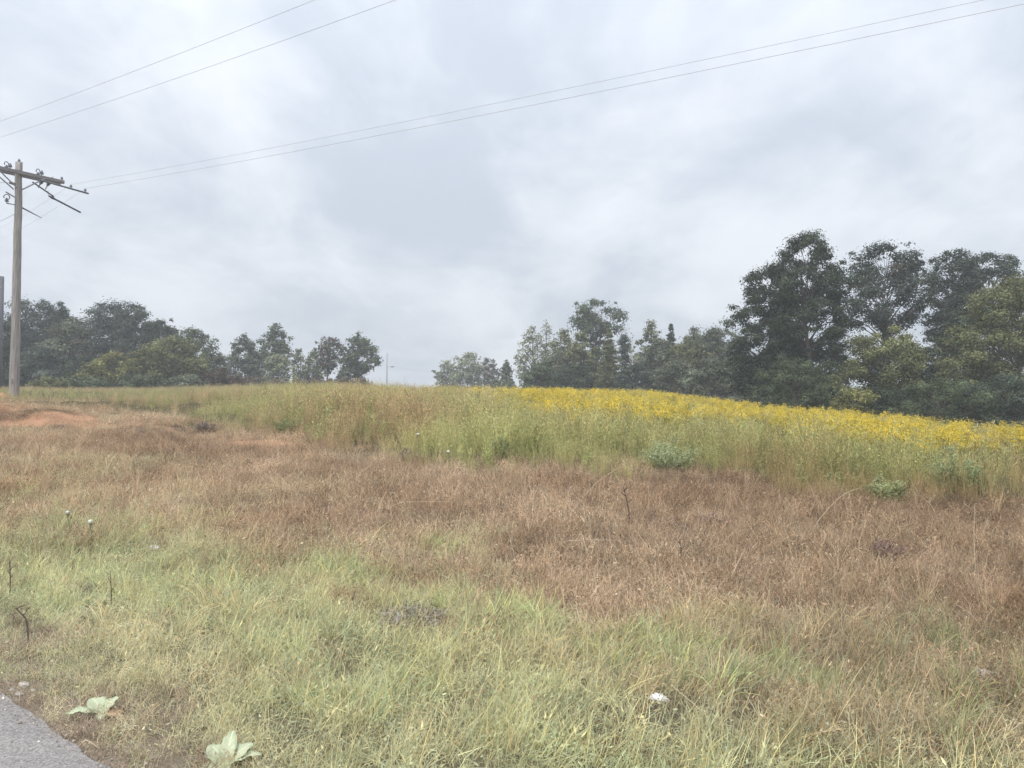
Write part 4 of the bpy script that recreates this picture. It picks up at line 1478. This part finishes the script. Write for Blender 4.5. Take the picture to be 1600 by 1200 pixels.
x, y, px, py, t = tall_points(24000, 11, 75, 0.05)
gd = in_gold(x, y)
g = fbm(x * 0.33 + 5, y * 0.33, 45)
mid = sstep(620, 820, px) * sstep(1560, 1250, px)
fr2 = sstep(50, 12, t) * sstep(1050, 1230, px)
keep = rng.random(len(x)) < np.clip(sstep(0.36, 0.62, g) + 0.50 * mid, 0, 1) * (0.9 - 0.3 * sstep(-4, 8, gd)) * (0.35 + 0.65 * sstep(2, 22, t)) * (1 - 0.65 * fr2)
keep &= rng.random(len(x)) > clay_amount(x, y) * 0.97
x, y, px, py, t, g = x[keep], y[keep], px[keep], py[keep], t[keep], g[keep]
tint = mixc((0.32, 0.34, 0.145), (0.41, 0.46, 0.20), rng.random(len(x)))
tint = tint * (1 - 0.0) 
scatter('green_weeds', 'weed', x, y, vary(tint, .18), rng.uniform(0.6, 1.1, len(x)) * tall_scale(px, py, t, x, y), tilt=0.12)

# ---- goldenrod
x, y = sample(22000, 18, 85, 0.25, 0.85)
px, py = ground_px(x, y)
t = boundary(B_TALL, px) - py
gd = in_gold(x, y)
keep = (gd > -6) & (t > 4) & (rng.random(len(x)) < sstep(-6, 10, gd) * (0.14 + 0.80 * sstep(.30, .66, fbm(x * .45, y * .45, 49))) * (0.5 + 0.5 * sstep(680, 880, px)))
xs_, ys_ = sample(900, 16, 70, 0.3, 0.85)
k2 = (in_gold(xs_, ys_) < -5) & ((boundary(B_TALL, ground_px(xs_, ys_)[0]) - ground_px(xs_, ys_)[1]) > 10) & (rng.random(900) < 0.05) & (ground_px(xs_, ys_)[0] > 430) & (ys_ > 28)
x = np.concatenate([x[keep], xs_[k2]])
y = np.concatenate([y[keep], ys_[k2]])
tint = np.ones((len(x), 3))
scatter('goldenrod_flowers', 'goldenrod', x, y, vary(tint, .14), rng.uniform(0.6, 1.18, len(x)), tilt=0.1)

# ------------------------------------------------------------------ single things on the ground
def mound():
    c = pole_base
    mb = MB()
    rings, sides = 9, 30
    verts, faces = [], []
    for i in range(rings + 1):
        f = i / rings
        for k in range(sides):
            a = 2 * PI * k / sides
            r = f * (1.0 + 0.25 * float(vnoise(np.array([math.cos(a) * 2 + 9]), np.array([math.sin(a) * 2]), 3)[0]))
            xx = -0.55 + 1.55 * r * math.cos(a)
            yy = -0.30 + 1.15 * r * math.sin(a)
            hgt = 0.42 * (1 - sstep(0.05, 1.0, f)) + (float(fbm(np.array([xx * 4]), np.array([yy * 4]), 3)[0]) - 0.5) * 0.16 * (1 - f)
            zz = gzf(c.x + xx, c.y + yy) - c.z + float(hgt) - 0.04 * f
            verts.append((xx, yy, zz))
    for i in range(rings):
        for k in range(sides):
            k2 = (k + 1) % sides
            faces.append((i * sides + k, (i + 1) * sides + k, (i + 1) * sides + k2, i * sides + k2))
    mb.add(verts, faces)
    tag(link('dirt_mound', mb.mesh('dirt_mound', True), M_CLAY, loc=c), 'mound of pale orange clay heaped round the pole foot', 'dirt mound')


mound()


def felt_leaf(L, W, droop, fold, wav=0.004):
    """A broad ovate leaf along +Y with a midrib groove, a curved blade and some thickness."""
    mb = MB()
    ns, nw = 30, 8
    top, bot = [], []
    for i in range(ns + 1):
        f = i / ns
        w = W * (math.sin(PI * min(f ** 0.8, 1)) ** 0.75) * 0.5 + 0.004
        yy = L * f
        zc = math.sin(f * PI * 0.5) * L * 0.28 - droop * f * f * L
        for j in range(nw + 1):
            g = j / nw * 2 - 1
            zz = zc + abs(g) * fold * w + 0.0022 * math.sin((f * 9 - abs(g) * 1.3) * 2 * PI) * min(abs(g) * 3, 1) + (0.003 if j == nw // 2 else 0) + wav * math.sin(f * 17 + g * 3) * abs(g)
            top.append((g * w, yy, zz))
            bot.append((g * w * 0.98, yy, zz - 0.004))
    o = len(top)
    faces = []
    for i in range(ns):
        for j in range(nw):
            a = i * (nw + 1) + j
            faces.append((a, a + 1, a + nw + 2, a + nw + 1))
            faces.append((o + a, o + a + nw + 1, o + a + nw + 2, o + a + 1))
    rim = [i * (nw + 1) for i in range(ns + 1)] + [ns * (nw + 1) + j for j in range(1, nw + 1)] + [i * (nw + 1) + nw for i in range(ns - 1, -1, -1)] + list(range(nw - 1, 0, -1))
    for a, b in zip(rim, rim[1:] + rim[:1]):
        faces.append((a, b, o + b, o + a))
    mb.add(top + bot, faces)
    return mb.mesh('leaf', True)


def mullein(px, py, leaves, label):
    c = hit(px, py)
    root = tag(link('mullein_plant', None, loc=c + Vector((0, 0, 0.015))), label, 'plant', 'felty rosette plants by the road edge')
    for az, L, W, droop, fold, tilt, dead in leaves:
        L, W, fold, tilt = L * 0.72, W * 0.85, fold * 0.7, tilt * 0.6
        o = link('leaf', felt_leaf(L, W, droop, fold), M_DEADLEAF if dead else M_MULLEIN, root)
        o.rotation_euler = (tilt, 0, math.radians(az))
        if dead:
            o['label'] = 'withered brown leaf'


mullein(160, 1122, [(118, 0.24, 0.095, 0.12, 0.5, 0.02, False), (55, 0.19, 0.12, 0.2, 0.35, 0.55, False), (-25, 0.15, 0.075, 0.1, 0.5, 0.65, False),
                    (200, 0.10, 0.06, 0.4, 0.3, 0.1, False), (-100, 0.17, 0.06, 0.5, 0.3, 0.0, True), (-65, 0.14, 0.05, 0.4, 0.3, 0.1, True)],
        'small grey-green felty rosette with one leaf pointing at the road')
mullein(352, 1206, [(48, 0.22, 0.12, 0.15, 0.3, 0.35, False), (8, 0.25, 0.075, 0.1, 0.5, 0.65, False), (-38, 0.21, 0.12, 0.15, 0.35, 0.4, False),
                    (-72, 0.22, 0.09, 0.2, 0.5, 0.2, False), (170, 0.16, 0.10, 0.4, 0.3, 0.0, False), (100, 0.16, 0.08, 0.4, 0.3, 0.1, False), (-20, 0.18, 0.06, 0.3, 0.3, 0.35, True)],
        'larger pale felty rosette cut by the bottom of the picture')


def crumple(name, label, cat, px, py, size, mat, flat=0.5, group=None):
    c = hit(px, py)
    mb = MB()
    nlat, nlon = 7, 12
    verts, faces = [], []
    for i in range(nlat + 1):
        th = PI * i / nlat
        for k in range(nlon):
            ph = 2 * PI * k / nlon
            r = size * (0.75 + 0.5 * random.random())
            verts.append((r * math.sin(th) * math.cos(ph) * 1.5, r * math.sin(th) * math.sin(ph), r * math.cos(th) * flat))
    for i in range(nlat):
        for k in range(nlon):
            k2 = (k + 1) % nlon
            faces.append((i * nlon + k, (i + 1) * nlon + k, (i + 1) * nlon + k2, i * nlon + k2))
    mb.add(verts, faces)
    o = link(name, mb.mesh(name), mat, loc=c + Vector((0, 0, size * flat * 0.7)))
    o.rotation_euler = (0.1, 0.15, random.uniform(-0.6, -0.2))
    tag(o, label, cat, group)


crumple('crumpled_paper', 'crumpled white scrap of paper in the near grass', 'litter', 1030, 1096, 0.036, M_PAPER, 0.7)
crumple('crumpled_paper', 'small greyish white scrap of litter in the grass on the road side', 'litter', 240, 860, 0.045, M_PAPER, 0.6)
crumple('pale_stone', 'lone pale stone in the near grass of the dark corner', 'stone', 1533, 1060, 0.045, M_STONE, 0.8)
for q, (px_, py_, sz_, lb_) in enumerate([(18, 1080, .012, 'small pale pebble at the asphalt edge, nearest the frame border'), (31, 1087, .018, 'whitish pebble, brightest of those on the asphalt edge'),
                                         (38, 1073, .022, 'largest flat pebble just off the asphalt edge'), (52, 1081, .010, 'tiny pebble lying nearest the felty rosettes')]):
    crumple('pebble', lb_, 'pebble', px_, py_, sz_, M_STONE, 0.6, 'pebbles at the asphalt edge')


def stem_thing(name, label, cat, pts_px, r, mat, group=None, base_depth=None, lift=None, branches=()):
    """A stem whose first pixel is on the ground; the others are seen at the depth of the first, plus an offset."""
    b = hit(*pts_px[0][:2])
    d0 = b.y * CP + (b.z - EYE) * SP
    pts = []
    for q in pts_px:
        dd = q[2] if len(q) > 2 else 0.0
        pts.append(at(q[0], q[1], d0 + dd) - b)
    pts[0] = Vector((0, 0, -0.03))
    sm = []
    for i in range(len(pts) - 1):          # smooth through the points
        p0, p1, p2, p3 = pts[max(i - 1, 0)], pts[i], pts[i + 1], pts[min(i + 2, len(pts) - 1)]
        for k in range(5):
            t = k / 5
            sm.append(0.5 * ((2 * p1) + (p2 - p0) * t + (2 * p0 - 5 * p1 + 4 * p2 - p3) * t * t + (3 * p1 - p0 - 3 * p2 + p3) * t ** 3))
    sm.append(pts[-1])
    mb = MB()
    n = len(sm)
    mb.tube(sm, [r * (1 - 0.65 * i / n) for i in range(n)], 5)
    for f, dx, dz in branches:
        p = sm[int(f * (n - 1))]
        mb.tube([p, p + Vector((dx * .6, 0, dz * .6)), p + Vector((dx, 0.02, dz))], [r * .6, r * .45, r * .2], 5)
    o = link(name, mb.mesh(name, True), mat, loc=b)
    tag(o, label, cat, group)
    return o


DS = 'dark dead stems in the verge'
stem_thing('dead_stalk', 'thick crooked dark dead stalk near the road edge', 'dead stalk', [(47, 1012), (43, 985), (40, 967), (30, 956), (24, 950)], 0.008, M_DEADSTEM, DS, branches=[(.6, .04, .06), (.75, -.03, .03), (.9, .05, .03)])
stem_thing('dead_stalk', 'dark upright dead stalk close to the frame border', 'dead stalk', [(15, 935), (16, 905), (15, 875)], 0.007, M_DEADSTEM, DS, branches=[(.5, .02, .05), (.6, -.03, .05), (.7, .03, .04)])
stem_thing('dead_stalk', 'thin wiry dark stem standing in green grass', 'dead stalk', [(174, 955), (174, 925), (172, 895)], 0.005, M_DEADSTEM, DS, branches=[(.55, .03, .06), (.7, -.03, .05)])
stem_thing('dead_stalk', 'dark stub with a small pale top in the middle of the verge', 'dead stalk', [(145, 838), (143, 828), (142, 818)], 0.016, M_DEADSTEM, DS, branches=[(.8, .03, .03)])
stem_thing('dead_stalk', 'dark leafless stem in the brown growth', 'dead stalk', [(984, 812), (981, 790), (977, 772), (974, 760)], 0.012, M_DEADSTEM, DS, branches=[(.4, .08, .06), (.6, -.1, .08), (.8, .06, .06)])
stem_thing('dead_stalk', 'dark leafless stem nearer the camera in the brown growth', 'dead stalk', [(1065, 876), (1064, 858), (1062, 842)], 0.010, M_DEADSTEM, DS, branches=[(.5, .06, .05), (.7, -.05, .06)])
stem_thing('fallen_twig', 'forked pale twig lying on the asphalt edge', 'twig', [(112, 1172), (130, 1160), (138, 1158), (158, 1172)], 0.006, M_STRAW)
ST = 'pale arching stalks over the brown growth'
for pts, lb in [
    ([(882, 815), (905, 785), (935, 752), (967, 731)], 'long pale straight stalk slanting up over the brown growth'),
    ([(862, 862), (880, 848), (905, 844), (968, 844)], 'pale stalk bowed flat over the brown growth near the dark stem'),
    ([(588, 803), (600, 775), (611, 760)], 'short pale stalk rising steeply at the middle of the brown growth'),
    ([(600, 800), (620, 787), (650, 784), (705, 784)], 'pale bowed stalk beside the short steep one'),
    ([(562, 752), (570, 735), (582, 725), (598, 719)], 'pale stalk bent over at the weed edge'),
    ([(627, 788), (618, 772), (606, 770)], 'small pale stalk hooked back on itself'),
    ([(1470, 820), (1455, 790), (1435, 770), (1410, 728)], 'long pale stalk crossing the tall weeds in the dark corner'),
    ([(1260, 845), (1280, 812), (1315, 775), (1345, 762)], 'pale stalk arching towards the dark purple patch'),
    ([(1308, 895), (1308, 870), (1297, 846)], 'short crooked pale stalk below the dark purple patch'),
    ([(1460, 875), (1440, 845), (1415, 825), (1405, 822)], 'pale stalk bowed over the dark purple patch'),
    ([(1525, 895), (1522, 850), (1523, 790)], 'tall thin pale stalk upright near the frame edge'),
    ([(1130, 1140), (1095, 1110), (1048, 1070)], 'thick broken straw lying beside the white paper'),
    ([(1540, 985), (1520, 962), (1495, 945)], 'pale straw lying in the dark grass of the corner'),
    ([(760, 770), (778, 786), (800, 796), (812, 812)], 'pale stalk fallen over at the centre of the brown growth'),
    ([(735, 865), (715, 840), (697, 820)], 'pale stalk leaning out of the green tussocks'),
    ([(90, 985), (130, 960), (150, 940), (172, 935)], 'pale crossed straw stalk by the thick dark stem'),
    ([(60, 985), (95, 965), (120, 950)], 'shorter pale straw stalk by the thick dark stem')]:
    stem_thing('dry_stalk', lb, 'dry stalk', pts, 0.0048, M_STRAW, ST)


def flower(px, py, h, label, spread=0.11):
    """White umbrella flower head on a thin stem; (px, py) is where the head is seen."""
    spread = spread * 0.55
    best = None
    for q in range(0, 60):
        b = hit(px, py + q)
        d = b.y * CP + (b.z - EYE) * SP
        t = at(px, py, d)
        if t.z - b.z >= h:
            best = (b, t)
            break
    if best is None:
        best = (b, t)
    b, t = best
    root = tag(link('white_wildflower', None, loc=b), label, 'wildflower', 'white umbrella wildflowers')
    mb = MB()
    e = t - b
    mb.tube([(0, 0, -0.02), e * 0.5 + Vector((0.02, 0, 0)), e - Vector((0, 0, 0.05))], 0.006, 5)
    for k in range(10):
        a = 2 * PI * k / 10
        mb.tube([e - Vector((0, 0, 0.05)), e + Vector((math.cos(a) * spread * .7, math.sin(a) * spread * .7, 0))], 0.002, 4)
    link('stem', mb.mesh('stem'), M_GREENSTEM, root)
    mb = MB()
    rows = [[(e.x, e.y, e.z + 0.02)] * 14]
    for q in range(1, 5):
        rr = spread * q / 4
        rows.append([(e.x + rr * U(.75, 1.15) * math.cos(2 * PI * k / 14), e.y + rr * U(.75, 1.15) * math.sin(2 * PI * k / 14), e.z + 0.02 - rr * rr * 2.5 + U(-.014, .014)) for k in range(14)])
    rows.append([(e.x + (p[0] - e.x) * .7, e.y + (p[1] - e.y) * .7, p[2] - 0.02) for p in rows[-1]])
    vs = [p for r_ in rows for p in r_]
    fs = [(q * 14 + k, (q + 1) * 14 + k, (q + 1) * 14 + (k + 1) % 14, q * 14 + (k + 1) % 14) for q in range(5) for k in range(14)]
    mb.add(vs, fs)
    link('flower_head', mb.mesh('flower_head'), M_PETAL, root)


flower(653, 679, 0.55, 'white flower head standing alone at the weed edge', 0.085)
flower(774, 668, 0.6, 'white flower head in the green weeds near the centre', 0.055)
flower(106, 802, 0.3, 'small white flower low in the verge near the frame border', 0.045)
flower(141, 816, 0.25, 'small white flower beside the dark stub', 0.04)
flower(522, 617, 0.7, 'cream flower head high on the crest, seen under the skyline trees', 0.14)
flower(700, 706, 0.45, 'tiny white flower at the front of the weeds', 0.06)
flower(775, 654, 0.6, 'small white flower above the one near the centre', 0.07)


def leafy_plant(name, label, cat, px, py, hpx, wpx, colr, n=900, leafsize=0.10, group=None, shape=0.35, dens=1.0, flat=1.0):
    """A bushy weed with several stems; (px, py) is the middle of its foot."""
    b = hit(px, py)
    d = b.y * CP + (b.z - EYE) * SP
    H, W = hpx / F * d, wpx / F * d
    rg = np.random.default_rng(int(px) * 3 + 5)
    root = tag(link(name, None, loc=b), label, cat, group)
    mb = MB()
    cents, rcs = [], []
    for k in range(18):
        a = rg.uniform(0, 2 * PI)
        rr = W / 2 * math.sqrt(rg.random())
        hh = H * (1 - 0.45 * (2 * rr / W) ** 2) * rg.uniform(0.75, 1.0)
        tip = Vector((rr * math.cos(a), rr * math.sin(a), hh))
        mb.tube([(tip.x * .2, tip.y * .2, -0.03), (tip.x * .7, tip.y * .7, hh * .55), tip], [0.010, 0.008, 0.003], 5)
        for q in range(5):
            f = 0.25 + 0.75 * q / 4
            cents.append((tip.x * (.3 + .7 * f), tip.y * (.3 + .7 * f), hh * f))
            rcs.append(W * 0.16 * (1.2 - 0.5 * f))
    link('stem', mb.mesh('stem', True), M_STRAW if 'dead' in name else M_GREENSTEM, root)
    v, c = foliage(np.array(cents), np.array(rcs), n, leafsize, colr, rg, flat=1.0, shape=shape, up=0.5, var=.2, cvar=.12)
    link('leaves', quads_mesh(name + '_leaves', v, c), M_LEAF, root)


leafy_plant('bushy_weed', 'blue-green bushy weed at the front of the tall growth', 'plant', 1044, 734, 46, 96, (0.40, 0.44, 0.25), 8000, 0.05)
leafy_plant('bushy_weed', 'tall dark green weed standing above the straw near the crest', 'plant', 745, 655, 48, 26, (0.19, 0.225, 0.115), 900, 0.12)
leafy_plant('bushy_weed', 'small round dark green weed left of the tall dark green one', 'plant', 694, 656, 24, 20, (0.18, 0.21, 0.12), 500, 0.10)
leafy_plant('bushy_weed', 'dark green weed with shaded foot at the centre of the weed edge', 'plant', 783, 722, 42, 34, (0.27, 0.31, 0.15), 2600, 0.055)
leafy_plant('bushy_weed', 'purplish seeding weed up in the straw near the crest', 'plant', 606, 645, 22, 20, (0.24, 0.18, 0.15), 450, 0.08)
leafy_plant('bushy_weed', 'dark green weed at the front of the tall growth in the dark corner', 'plant', 1384, 785, 44, 60, (0.38, 0.41, 0.21), 5000, 0.045)
leafy_plant('bushy_weed', 'low dark green weed on the bank left of the centre', 'plant', 455, 680, 30, 50, (0.28, 0.30, 0.155), 2600, 0.055)
leafy_plant('bushy_weed', 'pale green weed spreading behind the dark corner weed', 'plant', 1490, 770, 66, 90, (0.34, 0.385, 0.20), 7000, 0.05)
leafy_plant('dead_weed', 'dark purple dead weed patch in the brown growth', 'plant', 1390, 872, 26, 70, (0.28, 0.195, 0.16), 2600, 0.035)
leafy_plant('dead_weed', 'dark purple dead weed patch left of the bowed stalks', 'plant', 1110, 822, 18, 60, (0.30, 0.21, 0.17), 2200, 0.035)
leafy_plant('dead_weed', 'greyish matted dead weed among the green tussocks', 'plant', 640, 975, 15, 120, (0.36, 0.31, 0.27), 3000, 0.045)
leafy_plant('dead_weed', 'dark purplish dead weed low at the weed edge', 'plant', 634, 722, 24, 22, (0.33, 0.26, 0.21), 1600, 0.04)
leafy_plant('dead_weed', 'greyish dead bush on the bank below the wood', 'plant', 320, 676, 14, 50, (0.24, 0.20, 0.17), 700, 0.08)

# ------------------------------------------------------------------ haze
GLARE_HAZE = 0.0012  # thin volume added mostly to stand in for window glare veiling the distance
if GLARE_HAZE > 0:
    mb = MB()
    x0, x1, y0, y1, z0, z1 = -1700, 1700, -1400, 2400, -4.0, 30.0
    mb.add([(x0, y0, z0), (x1, y0, z0), (x1, y1, z0), (x0, y1, z0), (x0, y0, z1), (x1, y0, z1), (x1, y1, z1), (x0, y1, z1)],
           [(3, 2, 1, 0), (4, 5, 6, 7), (0, 1, 5, 4), (1, 2, 6, 5), (2, 3, 7, 6), (3, 0, 4, 7)])
    hm, n, l = new_mat('thin_glare_haze')
    out = N(n, 'ShaderNodeOutputMaterial')
    pv = N(n, 'ShaderNodeVolumePrincipled')
    pv.inputs['Color'].default_value = (0.86, 0.90, 0.96, 1)
    pv.inputs['Density'].default_value = GLARE_HAZE
    l.new(pv.outputs[0], out.inputs['Volume'])
    tag(link('haze_glare_veil', mb.mesh('haze_glare_veil'), hm), kind='stuff')
